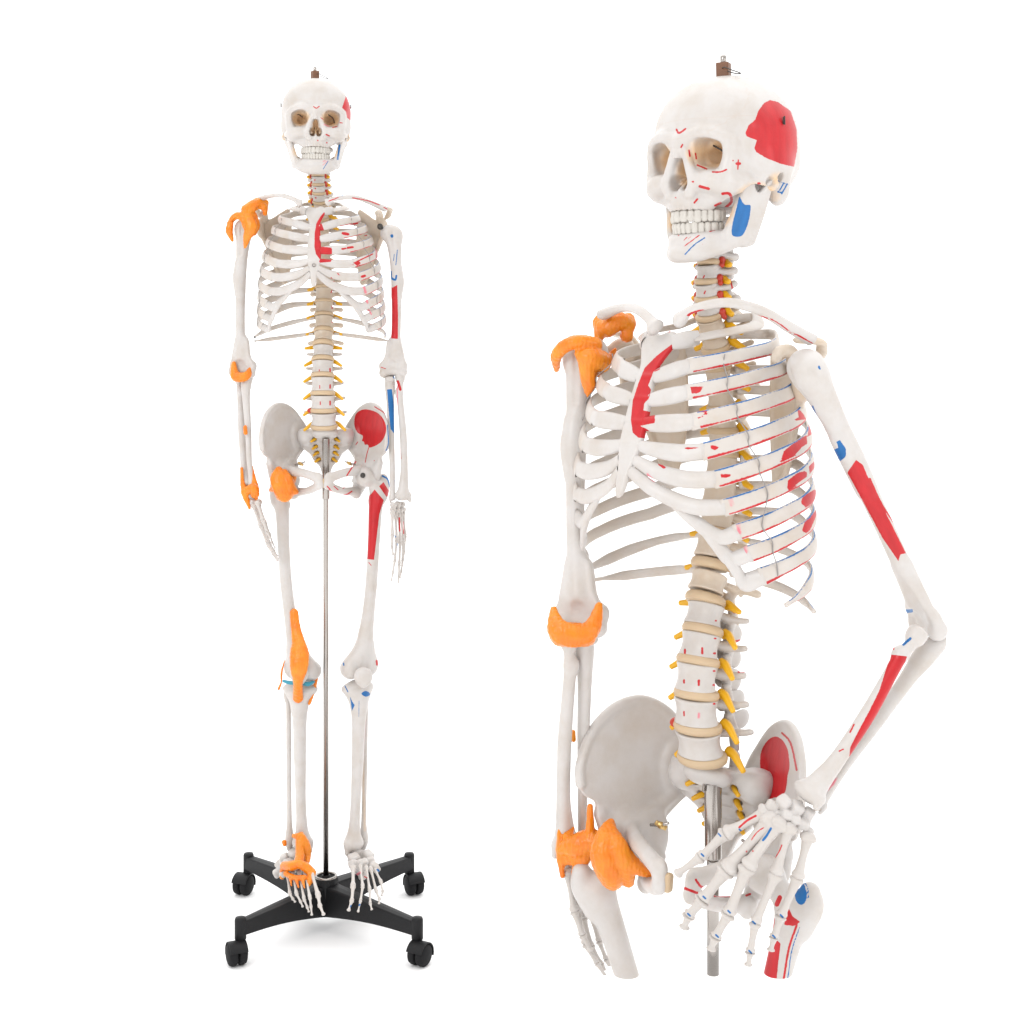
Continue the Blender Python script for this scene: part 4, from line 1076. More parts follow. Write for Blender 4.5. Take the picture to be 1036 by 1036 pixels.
make_leg(LF, 1, hip_r, l(364, 686, -6), l(362.5, 691, -6), l(360, 858.5, -2), FEM, ref=(.85, .55, 0), tref=(.75, .66, 0), pat=l(367.5, 684.5, -26))
make_leg(LF, -1, hip_l, l(305, 688.5, -6), l(303.5, 692, -6), l(303, 858, -2), {}, ref=(.85, -.55, 0), tref=(.98, -.15, 0), pat=l(302.5, 682, -25))
# feet
def foot(f, g, blobs, rows, paint=()):
    ft = carpals(f, 'foot', blobs, None, paint)
    digits(f, 'metatarsal', rows, [2.3, 1.6, 1.6, 1.6, 1.6], ft, paint=paint)
foot(LF, 1, [((360, 864.5, -3), 8), ((363, 868, 4), 7), ((366, 884, 22), 6), ((364, 876, 14), 7), ((358, 869, -18), 6), ((357, 874, -28), 4.5), ((363, 873.5, -28), 4.2), ((368, 873, -24), 4.5), ((374, 872, -16), 5.5), ((372, 866, -5), 6), ((378, 876.5, -22), 4.5), ((381, 879.5, -24), 3.6)],
     [[(357.4, 877.5, -38), (357.2, 896.8, -70), (356, 911.3, -88), (352.5, 921.5, -98)], [(364.5, 876.5, -36), (367, 896.8, -70), (364.8, 911, -86), (362.2, 922.8, -95)], [(370.5, 877.5, -34), (374, 900, -66), (374.6, 914, -82), (376.2, 920.5, -88)],
      [(375, 878.4, -32), (380.5, 901, -58), (383.8, 909.3, -70), (383.5, 914.2, -76)], [(379.5, 880, -28), (385.4, 892, -46), (387.3, 901.6, -58), (386, 906.4, -62)]],
     [('blue', 's', [(355.5, 917), (356, 918)], 1.6), ('blue', 's', [(358, 908), (359.5, 904)], .5), ('blue', 's', [(363.5, 916), (364, 915)], .9), ('blue', 's', [(382, 880), (383, 881)], 1.3), ('pink', 's', [(361, 885), (364, 883)], 1.3), ('red', 's', [(369, 887), (371, 888)], .8)])
foot(LF, -1, [((300.5, 864, -3), 8), ((297, 868, 5), 7), ((284, 875, 22), 5.5), ((281, 883, 22), 5), ((290, 871, 14), 7), ((304, 870, -18), 6), ((308, 876, -28), 4.6), ((303, 878, -30), 4.5), ((297, 878, -26), 4.8), ((292, 874, -14), 5.5), ((288, 868, -2), 5), ((287, 884, -26), 4)],
     [[(314.5, 880, -40), (322, 906.4, -74), (323.5, 916, -86), (327.6, 925.7, -97)], [(308.5, 882, -38), (313.6, 908.4, -74), (314.6, 917, -84), (315.5, 926, -92)], [(302.5, 882, -36), (307.8, 910.3, -70), (311, 918, -80), (312.6, 922.5, -85)],
      [(296, 882, -33), (300, 904.5, -60), (304, 912, -70), (306.4, 917.5, -76)], [(290.5, 884, -28), (293.3, 904.5, -52), (296.2, 909.3, -60), (298.7, 912.6, -64)]])
# ligaments of the photo-left side
lig(LF, 'shoulder_ligament', [([(266, 204, -8), (258, 207, -14), (249, 212, -18)], [3.4, 5.5, 5]), ([(269, 205, -6), (268, 216, -10)], [3, 2.4]), ([(262, 206, -12), (250, 216, -20), (238, 219, -12), (232, 226, -6)], [3, 3, 3.4, 2.5]),
    ([(233, 226, -12), (232, 234, -12), (235, 243, -8)], [3.2, 3.6, 1.6]), ([(250, 218, -18), (254, 230, -20), (250, 240, -18), (248, 250, -14)], [5, 6.2, 4, 1.5], 1.6), ([(256, 218, -14), (259, 228, -10), (257, 236, -8)], [4, 4, 2.5]),
    ([(240, 218, -14), (245, 222, -18), (249, 230, -18)], [3, 2.4, 3]), ([(260, 205, -10), (266, 209, -10)], [5, 4])], None, holes=[((260.5, 211, -16), 2.6), ((246, 230, -22), 3.0)])
lig(LF, 'elbow_ligament', [([(236.5, 368, -8), (237, 376, -12), (239, 381, -14), (246, 381.5, -15), (250.5, 379, -13), (253, 373, -9)], [2.4, 4.0, 5.0, 4.8, 4.0, 1.8], 1), ([(240, 379, -4), (248, 379, 4)], 5.5)], None)
lig(LF, 'forearm_membrane', [([(248, 432, -22), (248.5, 438, -22)], [1.9, 2])], None)
lig(LF, 'wrist_ligament', [([(244.5, 474, -18), (245.2, 486, -20), (248, 500, -24), (252.5, 514, -28)], [1.5, 1.9, 3.4, 1.4]), ([(254.5, 472, -18), (256, 484, -20), (257.5, 495, -22), (259, 504, -22)], [1.3, 3, 4.6, 2.2]), ([(248, 498, -24), (256, 494, -26), (258, 500, -26)], [3.8, 4.8, 4.4])], None)
lig(LF, 'hip_ligament', [([(282, 476, -22), (280, 484, -24), (284, 492, -24), (284, 502, -20)], [4, 6.5, 8.6, 4.6]), ([(288, 477, -22), (291, 488, -24), (291, 498, -22), (290, 506, -16)], [2.6, 6.4, 6.6, 1.6]), ([(290, 488, -22), (297, 496, -22), (300, 498, -20)], [5.6, 4, 2.2]), ([(278, 494, -18), (273, 496, -12)], [4, 1.4]), ([(283, 482, -24), (288, 500, -24)], [7, 8]), ([(291, 484, -12), (288, 486, 6)], [9, 10])], None)
lig(LF, 'knee_ligament', [([(297.5, 620, -14), (299, 634, -17), (302, 650, -22), (303, 662, -27), (302.5, 676, -33), (301.5, 690, -30), (301.5, 706, -18)], [4.3, 4.8, 6.6, 9.5, 8.6, 4.8, 5.2], 1.7)], None)
lig(LF, 'knee_ligament', [([(317.5, 668, -6), (321, 676, -6), (319.5, 690, -8), (316, 703, -10), (313, 712, -12)], [.9, 1.7, 1.7, 1.7, 1.4]), ([(315, 669, -6), (317.5, 673, -4)], [1.4, 1.5])], None)
lig(LF, 'knee_ligament', [([(288, 668, -6), (285, 680, -6), (284.5, 690, -4), (282, 697, -2)], [.5, 1.1, .9, 1.3])], None)
lig(LF, 'meniscus', [([(287, 689, -16), (292, 690.5, -20), (297, 691, -22)], [1.5, 1.9, 1.9])], None, material=LIG2)
lig(LF, 'meniscus', [([(307, 691.5, -22), (312, 692, -20), (317.5, 690, -14)], [1.9, 2.2, 1.3])], None, material=LIG2)
lig(LF, 'ankle_ligament', [([(297, 845.5, -14), (302, 846, -17), (305.5, 843, -14)], [2, 3.2, 1.5]), ([(305, 848, -16), (309, 857, -16), (310.5, 866, -18), (311, 872, -26)], [4.6, 5.6, 4.2, 2.4]), ([(303, 852, -18), (303.5, 866, -28), (302, 874, -36)], [3.8, 4.6, 5]),
    ([(287.5, 876, -28), (295, 876, -38), (303, 874.5, -42), (310, 878, -42), (315, 883, -42)], [4, 4.8, 4.2, 4.6, 4.4]), ([(315, 883, -42), (314, 890, -50), (312, 896, -56)], [4, 3.2, 1.4]), ([(286, 880, -26), (285.5, 887, -26)], [2.8, 2.6]),
    ([(289, 884, -36), (299, 888, -46), (308, 888, -50)], [2.4, 2.6, 2.6]), ([(293.5, 888, -44), (295, 896, -50)], [1.6, .7]), ([(300, 890, -50), (302, 898, -56)], [1.8, .7]), ([(306, 890, -52), (308, 898, -60)], [1.8, .7])], None, holes=[((302, 883.5, -52), 3.0), ((299, 882.5, -50), 2.2), ((306, 885, -54), 2.0), ((308.5, 874, -48), 3.0)])
lig(LF, 'ankle_ligament', [([(287.5, 852, -10), (288, 854, -10)], [2.4, 2.2])], None)

# ================================================================== the larger skeleton on the right, cut off at the thighs
YR = -44.0
Q = .94      # the larger figure stands this much nearer, so that its sawn ends rest on the ground
def ym(Y): return Q*(DC+Y)-DC
SR = 1.85
_wz = [380, 500, 540, 575, 590, 605, 620, 650, 700, 725, 760, 800, 900]
_wx = [0, 0, 0, 0, -2, -3, -3.5, -4, -4, -2, 3.6, 4, 4]
_wy = [0, 0, 0, -1, -2.5, -3.5, -4, -4.5, -4.5, -2, 3.5, 4, 4]
_wv = [0, 10, 8.5, 5, 4.2, 8.5, 7.5, 4.5, 3, 3.2, 4.5, 6, 6]
def warp_r(z): return np.stack([np.interp(z, _wz, q) for q in (_wx, _wy, _wv)], -1)
RF = make_fig('cropped_skeleton_model', 187.5*Q, ym(-114), HC+Q*(-747-HC), SR*Q, YR, 'larger plastic skeleton turned to the left with hand on hip, cut off at the thighs', 'anatomical skeleton')
_L0 = RF.L; RF.L = lambda px, py, Y: _L0(px, py, ym(Y)); r = RF.L; RF.warp = warp_r
kx = lambda px: (px-518)
_c = Matrix.Translation((0, 10, 480))
PR = dict(
    headyaw=-4, headpitch=2, headscale=.95, headoff=(12.2, 11.0, 3.3), nearhip=Matrix.Translation((-12+26, 26, 0)) @ Matrix.Rotation(math.radians(14), 4, 'Z') @ Matrix.Scale(.8, 4, (1, 0, 0)) @ Matrix.Translation((-26, -26, 0)), pelvis=Matrix.Translation((-3.2, -3.0, 6)) @ _c @ Matrix.Rotation(math.radians(12), 4, 'Z') @ Matrix.Rotation(math.radians(-7), 4, 'X') @ Matrix.Rotation(math.radians(2), 4, 'Y') @ _c.inverted(),
    ribred=-58, ribblue=64,
    skull=[('red', 'a', [(779, 101), (787, 103), (800, 112), (806, 130), (807, 150), (803.5, 169), (790, 166), (775, 160), (765, 154), (763, 150), (765.5, 142), (755, 138), (754, 134), (757, 127), (764, 121), (767, 112), (773, 104)]),
           ('red', 's', [(684.5, 131), (687, 134.5), (693.5, 130.5)], 1.2), ('red', 's', [(689, 149), (690.5, 146.5)], 1.1), ('red', 's', [(697, 152), (698, 158)], 1.1), ('red', 's', [(703.5, 155), (704.5, 160.5)], 1.0),
           ('red', 's', [(705.5, 167), (715, 171)], 1.0), ('red', 's', [(721, 174), (729, 174), (735, 171.5)], 1.0), ('red', 's', [(708, 188.5), (717, 191)], 1.6), ('red', 's', [(700.5, 184), (701.3, 184)], 1.1),
           ('red', 's', [(683.5, 200), (683.8, 200)], 1.0), ('red', 's', [(702.5, 205), (705.5, 201.5)], 1.2), ('red', 's', [(723.5, 208), (729, 205.5)], 1.4), ('red', 's', [(741.5, 162.5), (741.7, 162.5)], 1.0), ('red', 's', [(747, 162), (746.5, 171)], .9), ('red', 's', [(745.5, 165.5), (748.5, 165.5)], 1.6),
           ('red', 's', [(767, 185.5), (768.5, 185.5)], 1.3), ('blue', 's', [(789, 192), (793, 185)], .9), ('blue', 's', [(791, 196), (796.5, 186)], .9), ('blue', 's', [(787, 194), (791, 195)], 1.0), ('blue', 's', [(787, 183), (797, 187)], .6), ('red', 's', [(731, 196), (738, 196), (740, 204), (734, 210)], 1.6)],
    jaw=[('blue', 'a', [(748, 199), (750.5, 203), (754, 207), (759.5, 208), (758, 222), (754, 234), (750, 239), (743, 239.5), (740, 236), (741, 226), (744.5, 212)], 1), ('blue', 's', [(693, 257.5), (702, 248), (713, 240.5)], .8),
         ('red', 's', [(692.5, 249), (700, 243.5), (707.5, 238)], .7), ('red', 's', [(692, 243), (695, 240)], .6), ('red', 's', [(696, 241.5), (699, 239.5)], .5), ('red', 's', [(686.3, 238), (686.7, 238)], .8), ('red', 's', [(718.5, 233.5), (728, 230.5)], 1.4), ('red', 's', [(711, 247), (711.2, 247)], .5)],
    spine=[('red', 's', [(693, 657), (693, 661)], 1.2), ('red', 's', [(710.5, 656), (710.5, 661)], 1.4), ('red', 's', [(722.5, 661), (723.5, 661)], 1.3), ('red', 's', [(692, 688), (692, 691)], 1.1), ('red', 's', [(707, 688.5), (707, 693)], 1.4), ('red', 's', [(722, 693), (723, 693)], 1.4),
           ('red', 's', [(722, 679), (723, 679)], 1.2), ('red', 's', [(692, 720), (692, 724)], 1.0), ('pink', 's', [(707, 722), (707, 726)], 1.3), ('red', 's', [(722, 712), (723, 712)], 1.2), ('red', 's', [(723, 646), (724, 646)], 1.1), ('red', 's', [(724, 628), (724.5, 628)], 1.1),
           ('red', 's', [(742, 619.5), (749, 620.5)], 1.1), ('red', 's', [(743, 649), (750, 647.5)], 1.2), ('red', 's', [(747, 680), (756, 679.5)], 1.2), ('red', 's', [(738, 713), (741, 712.5)], 1.1), ('red', 's', [(711.5, 281), (712.5, 279)], .9), ('red', 's', [(712.5, 297), (713.5, 294.5)], .9), ('blue', 's', [(713, 264), (713.5, 265)], 1.3),
           ('blue', 's', [(752, 310), (758, 307)], 1.6), ('red', 's', [(739, 283), (741, 292)], 1.0)],
    sternum=[('red', 'a', [(689.5, 340.5), (692, 342.5), (689, 347), (679, 358), (668.5, 370), (668, 374), (661, 377), (656, 390), (659, 394), (656.5, 404), (652, 408), (651, 415), (663, 417.5), (662.5, 428), (648, 431), (655, 434), (660, 439), (656, 444), (646, 443), (640, 438), (638, 425), (640, 405), (646, 387), (652, 372), (664, 360)]), ('red', 's', [(677, 335.5), (679.5, 332.5)], 1)],
    cartilage=[('red', 'a', [(650, 416), (663, 417.5), (662.5, 428), (648, 431), (655, 434), (660, 439), (656, 444), (645, 444)]), ('red', 'a', [(655, 372), (668.5, 370), (668, 374), (661, 377), (656, 392), (659, 394), (656.5, 404), (650, 408)]), ('red', 's', [(694, 453.5), (710, 454)], 1.3), ('red', 's', [(666.5, 469), (673, 474)], 1.6), ('pink', 's', [(655, 480), (662, 487)], 1.4)],
    ribs=[('red', 'a', [(698, 391), (713, 391), (707, 398), (700, 399)]), ('red', 's', [(704, 416), (716, 417), (705, 424)], 1.2), ('red', 'a', [(717, 451), (723, 450), (729, 453), (721, 456.5)]), ('red', 'a', [(728, 479), (742, 480), (738, 483), (730, 484.5)]),
          ('pink', 's', [(739, 505), (741, 511)], 2.2), ('pink', 's', [(747, 531), (748, 539)], 2.2), ('pink', 's', [(754, 553), (755, 558)], 2.2), ('pink', 's', [(762, 571), (761, 580)], 2.2),
          ('red', 'a', [(806, 411), (813, 419), (816, 424), (805, 426), (803, 424), (808, 422)]), ('red', 'a', [(789, 468), (793, 456), (808, 444), (816, 440), (817, 449), (812, 452), (803, 462)]), ('red', 'a', [(818, 428), (823, 432), (821, 440), (817, 442)]),
          ('red', 'a', [(796, 494), (797, 486), (807, 478), (816, 476), (817, 482), (806, 490), (800, 497)]), ('red', 'a', [(818, 472), (824, 466), (824, 474), (819, 480)]), ('red', 'a', [(810, 509), (812, 502), (824, 495), (829, 498), (826, 505), (816, 514)]), ('red', 'a', [(811, 537), (814, 528), (822, 520), (827, 514), (826, 522), (820, 536), (815, 540)])],
    hip=[('red', 'a', [(783, 745), (791, 748), (797, 758), (799, 775), (797, 785), (795, 800), (790, 806), (780, 808), (771, 815), (769, 810), (775, 800), (770, 785), (769, 765), (774, 752)], 1),
         ('red', 's', [(791, 741.5), (800, 752), (806, 779)], 1.2), ('red', 's', [(691, 898), (708, 904.5)], 1.6), ('red', 's', [(704, 890), (709, 897), (715, 898)], 1.4), ('red', 's', [(726, 898), (745, 896)], 1.3), ('red', 's', [(723, 906.5), (741, 907)], 1.3), ('red', 's', [(755, 906), (759, 904.5)], 1.3),
         ('red', 's', [(677, 879), (683, 879)], 1.3), ('blue', 's', [(679, 874.5), (684, 875)], .9), ('red', 's', [(679, 889), (681, 888)], .8)],
)
build_axial(RF, PR)
# same shoulder and hip joints as the whole skeleton
psl, psr = sh_l, sh_r
make_girdle(RF, -1, {}, [r(669, 339, -168), r(657, 327, -152), r(642, 319, -125), r(627, 319, -90), r(612, 325, -58)], (sh_l.x+72.5, -4, sh_l.z-10))
clr = [l(330.5, 205, -46), l(340, 201, -48), l(358, 199.5, -42), l(374, 203.5, -18), l(390, 209.5, -4)]
make_girdle(RF, 1, dict(clavicle=[('red', 's', [(696, 319), (704, 315.5), (713, 314)], 1.5), ('red', 's', [(733, 315.5), (755, 318)], .9), ('red', 's', [(766, 319), (785, 325), (798, 335)], 1.0), ('red', 's', [(801, 337), (815, 343), (832, 352)], 1.2), ('red', 's', [(742, 326), (745, 323.5)], 1), ('blue', 's', [(758, 321), (774, 327), (788, 335)], 1.0)],
                        scapula=[('blue', 's', [(757, 325), (772, 333), (778, 340), (776, 348)], 1.2), ('blue', 's', [(786, 336), (798, 341)], 1.0), ('red', 's', [(829, 450), (829.5, 448)], 1.2), ('red', 's', [(786, 368), (789, 371)], 1.4), ('red', 's', [(786, 350), (792, 357)], .7)]),
            [r(691, 331, -178), r(703, 320, -195), r(735, 314, -214), r(772, 322, -212), r(804, 338, -205), r(829, 351, -198)], (sh_r.x-83, -6, sh_r.z-7))
def zcut(py, Y): return HC-(py-350)*(DC+Y)/DC
ELB = [(((952.5-518)*(DC+ym(-170))/DC, ym(-170), 0), (1, 0, 0))]
shN = r(814, 373, -205)
elN, wrN = r(940, 634, -170), r(814, 806, -235)
ARM = dict(humerus=[('blue', 's', [(822, 411), (828, 425), (838, 444)], 1.0), ('blue', 'a', [(846, 447), (850, 445), (856, 454), (856, 462), (850, 467), (844, 459), (843, 455), (848, 453)]),
                    ('red', 'a', [(857, 478), (866, 465), (873, 470), (878, 482), (917, 560), (911, 561), (909, 568), (893, 545)]), ('red', 's', [(880, 484), (895, 515), (922, 553)], 1.0), ('red', 's', [(943.5, 608), (944, 608.5)], 1.2), ('red', 's', [(951, 616), (951.3, 616)], 1.2), ('blue', 's', [(828.5, 371), (829.5, 373)], 1.3), ('blue', 's', [(911, 619), (922, 618)], 2.0)],
           radius=[('red', 'a', [(902, 662), (918, 664), (914, 676), (910, 692), (905, 708), (895, 734), (881, 756), (867, 773), (858, 776), (860, 756), (868, 740), (880, 718), (890, 697), (898, 671)]), ('red', 's', [(864, 733), (860, 741)], 1.0), ('red', 's', [(853, 758), (849, 760)], .9), ('red', 's', [(905, 643), (904, 657)], 1.0), ('blue', 's', [(914, 652), (921, 646)], 1.5)],
           ulna=[('blue', 's', [(912, 659), (918, 656), (910, 670)], 1.4), ('blue', 's', [(908, 674), (916, 664)], .9), ('pink', 'a', [(833, 800), (840, 791), (846, 787), (848, 786), (844, 794), (836, 802)]), ('blue', 's', [(911, 617.5), (921, 617)], 1.9)])
huN = bone(RF, 'humerus', side(G(g_humerus), 1), frame(shN, elN, RF.Wi.to_3x3() @ Vector((.15, -.98, .1)), 146) @ Matrix.Diagonal((.98, .98, 1, 1)), ARM['humerus'], cut=ELB)
bone(RF, 'radius', side(G(g_radius), 1), frame(r(921, 632, -190), r(810, 806, -235), RF.Wi.to_3x3() @ Vector((1, -.35, .4)), 119), ARM['radius'], cut=ELB)
bone(RF, 'ulna', side(G(g_ulna), 1), frame(r(936, 644, -165), wrN, RF.Wi.to_3x3() @ Vector((-1, -.2, 0)), 119), ARM['ulna'], cut=ELB)
hN = carpals(RF, 'hand', [((781, 816, -238), 6.2), ((793, 812, -240), 7), ((806, 817, -240), 7), ((818, 823, -238), 6), ((785, 823, -240), 4.8), ((795, 824, -243), 6), ((804, 829, -243), 5.6), ((813, 833, -241), 6.4), ((818, 841, -240), 5)], None,
             paint=[('blue', 's', [(778.5, 826), (780, 827)], 1.2), ('blue', 's', [(788, 828), (789, 827)], 1.0)])
blu = lambda *q: [('blue', 's', [(a-1.2, b-1.2), (a+1.2, b+1.2)], 1.0) for a, b in q]
hp = blu((728, 844.7), (710.7, 865), (712.6, 908), (697, 925.5), (737.7, 922.5), (725.5, 947), (762.8, 933.5), (759, 963), (790.8, 926.7), (783, 947.5), (749, 840)) + [
    ('red', 's', [(748, 837), (756, 830), (764.5, 825.5)], 1.3), ('red', 's', [(718.5, 875), (728, 862), (739.5, 854)], 1.3), ('red', 's', [(760, 850), (766, 842), (773, 837)], .8), ('blue', 's', [(772, 850), (776, 845), (780, 838)], 1.4),
    ('red', 's', [(784, 868), (788, 862), (791, 855)], .8), ('red', 's', [(804, 873), (806.5, 860)], .8), ('red', 's', [(755, 862), (755.5, 861)], 1), ('red', 's', [(761.5, 861), (762, 861)], 1)]
inR = tuple(RF.Wi.to_3x3() @ Vector((1, 0, 0)))
digits(RF, 'metacarpal', [[(776, 822, -238), (734, 843, -232), (709.5, 867, -226), (684, 885, -218)],
    [(781, 828, -242), (735, 880, -240), (711, 910, -236), (697, 926, -232), (692, 939, -228)],
    [(789, 831, -245), (756, 877, -248), (737, 925, -246), (724, 948, -243), (719, 961, -240)],
    [(798, 836, -246), (785, 884, -250), (764, 934, -250), (759, 963, -248), (757, 977, -246)],
    [(818, 845, -243), (807, 888, -246), (790, 927, -247), (783, 948, -246), (779.5, 962, -245)]], [6.2, 7.6, 7.0, 5.8, 5.6], hN, ref=inR, paint=hp)
# far arm
wrF = r(577, 858, -48)
_sr = RF.Wi.to_3x3()
armF = make_arm(RF, -1, r(596, 357, -64), r(586, 634, -112), wrF, {}, href=_sr @ Vector((.85, -.5, 0)), fref=_sr @ Vector((.9, .45, 0)), thick=1.02)
def CUT(Y, mapped=True):
    Y = ym(Y) if mapped else Y
    return [((0, Y, max(.5, zcut(985.5, Y))), (0, 0, -1))]
hF = carpals(RF, 'hand', [((572, 868, -56), 6), ((582, 868, -50), 6.5), ((590, 868, -44), 6), ((576, 878, -58), 6), ((585, 879, -50), 6), ((592, 880, -42), 5)], None)
digits(RF, 'metacarpal', [[(574, 882, -66), (581, 922, -74), (589, 946, -76), (598, 962, -76)],
    [(578, 885, -60), (584, 925, -66), (592, 955, -68), (604, 974, -68), (614, 990, -67)],
    [(583, 887, -54), (590, 928, -56), (598, 957, -57), (608, 975, -57), (618, 992, -56)],
    [(588, 887, -48), (598, 925, -46), (606, 952, -46), (613, 970, -47), (620, 985, -47)],
    [(593, 886, -42), (605, 918, -36), (613, 942, -36), (619, 960, -38), (623, 974, -39)]], [4.4, 4.4, 4.2, 4.0, 3.8], hF, ref=inR, cut=CUT(-66))
# thighs, sawn off
hpF, hpN = r(632, 868, -84), r(773, 884, -185)
knF = r(712, 1264, -84); knN = r(740, 1284, -185)
def thigh(g, hp, kn, ref, P, py=985.5):
    # find the depth of the shaft where it crosses the lower edge
    M = frame(hp, kn, ref, 198); w = None
    for q in range(10, 170):
        w = RF.W @ (M @ Vector((g*12, -3, -q)))
        if 350+(HC-w.z)*DC/(DC+w.y) > 985: break
    return bone(RF, 'femur', side(G(g_femur), g), M, P, cut=CUT(w.y, False))
thigh(-1, hpF, knF, _sr @ Vector((1, .1, 0)), ())
thigh(1, hpN, knN, (1, .1, 0), [('blue', 'a', [(806, 895), (809, 889), (813, 893), (816.5, 905), (814, 914), (808, 915), (804, 907)], 1), ('blue', 's', [(812, 889), (817, 898), (818, 908)], .7), ('red', 'a', [(779, 915), (784, 930), (784, 948), (790, 955), (788, 970), (786, 990), (766, 990), (770, 968), (768, 947), (773, 935)]),
    ('red', 'a', [(798, 918), (802, 927), (810, 933), (803, 937), (793, 936)]), ('red', 's', [(786, 915), (789, 908)], 2.6), ('red', 's', [(806, 936), (798, 960), (793, 990)], 1.3), ('blue', 's', [(809, 938), (801, 962), (797, 990)], .7)])
# ligaments
lig(RF, 'shoulder_ligament', [([(606, 322, -40), (612, 333, -48), (625, 325, -50), (636, 328, -46)], [4, 9, 10, 8]), ([(636, 322, -44), (634, 340, -48)], [6, 7]), ([(603, 325, -40), (606, 342, -46)], [3.5, 5]),
    ([(563, 374, -60), (563, 360, -76), (572, 350, -86), (586, 346, -88), (602, 349, -80)], [3, 6, 7, 7.5, 8]), ([(586, 358, -90), (597, 363, -88), (607, 366, -78)], [5, 12, 12]), ([(594, 370, -88), (596, 388, -86), (595, 400, -84)], [9, 7.5, 2]), ([(606, 362, -58), (616, 362, -50), (622, 354, -44)], [8, 5, 2.4]), ([(604, 376, -60), (616, 381, -50)], [6, 2])], None, h=.45,
    holes=[((617, 345, -60), 5.5), ((624, 347, -56), 5)])
lig(RF, 'elbow_ligament', [([(560, 617, -132), (562, 630, -140), (568, 640, -146), (582, 643, -148), (594, 640, -146), (602, 629, -140), (606, 613, -132)], [3.6, 8, 12, 11.5, 10, 7.5, 4], 1.3), ([(568, 642, -124), (592, 642, -118)], 12), ([(566, 638, -90), (596, 638, -84)], 9)], None, h=.45)
lig(RF, 'forearm_membrane', [([(580, 741, -66), (580, 748, -66)], [2.6, 3])], None, h=.45)
lig(RF, 'wrist_ligament', [([(569, 814, -66), (566, 840, -66), (567, 862, -70), (569, 886, -72)], [1.8, 2.2, 4.5, 2.6]), ([(597, 816, -84), (597, 836, -84), (596, 856, -80), (584, 880, -80), (580, 892, -80)], [3, 4.5, 8, 5.5, 2]), ([(570, 858, -72), (584, 856, -78), (596, 852, -80), (608, 852, -86)], [7, 12, 13, 10]), ([(572, 868, -70), (590, 868, -76)], [7, 8]), ([(574, 846, -70), (580, 838, -66)], [5, 1.5])], None, h=.45, holes=[((584.5, 857, -96), 3)])
lig(RF, 'hip_ligament', [([(618, 832, -104), (613, 848, -112), (612, 866, -116), (619, 884, -114), (620, 894, -106)], [4, 11, 15, 14, 7]), ([(616, 836, -108), (626, 858, -120), (634, 878, -120), (636, 892, -114)], [5, 10, 9, 6]), ([(626, 860, -118), (640, 874, -122), (652, 882, -124), (660, 885, -124)], [9, 8, 5, 2]), ([(618, 836, -102), (618, 852, -112)], [5, 9])], None, h=.45)

# ================================================================== stands
st = bpy.data.objects.new('wheeled_stand', None); C.objects.link(st); st.location = (-189*U, 0, 0)
st['label'] = 'black four-legged caster base with chrome pole carrying the full-length skeleton'; st['category'] = 'display stand'
SF = Fig(); SF.root = st; SF.off = Matrix.Identity(4); SF.W = Matrix.Translation((-189, 0, 0)); SF.Wi = SF.W.inverted(); SF.ppu = 1
hub = (4.5, -2)
px_ = 1.8
bone(SF, 'pole', lathe([(0, 20), (2.75, 20), (2.75, 492), (2.9, 492.5), (0, 492.5)], 24), Matrix.Translation((px_, -8, 0)), material=STEEL)
bone(SF, 'pole_sleeve', lathe([(2.76, 432), (3.7, 432), (3.8, 433), (3.8, 491.5), (3.6, 493), (0, 493)], 24), Matrix.Translation((px_, -8, 0)), material=STEEL)
hb = bone(SF, 'hub', lathe([(0, 15), (10, 15), (12.4, 18), (12.6, 46), (12.2, 50.5), (11.2, 52.5), (9.8, 53), (9, 51.5), (4.6, 50.5), (4.2, 54), (2.8, 54), (2.8, 52)], 32), Matrix.Translation((px_, -8, 0)), material=BLACK)
bone(SF, 'collar_ring', lathe([(9.2, 52.2), (9.2, 53.6), (11.2, 53.6), (11.4, 52.2)], 32), Matrix.Translation((px_, -8, 0)), material=STEEL, parent=hb)
kn_ = Shape(.5).add(tube([(px_+10, -14, 40), (px_+20, -18, 39)], [2.6, 2.6]), 0).add(box((px_+23, -19, 39), (4, 2.2, 4), 1, (0, 0, -20)), .5)
bone(SF, 'lock_knob', kn_.mesh(), None, material=DARK, parent=hb)
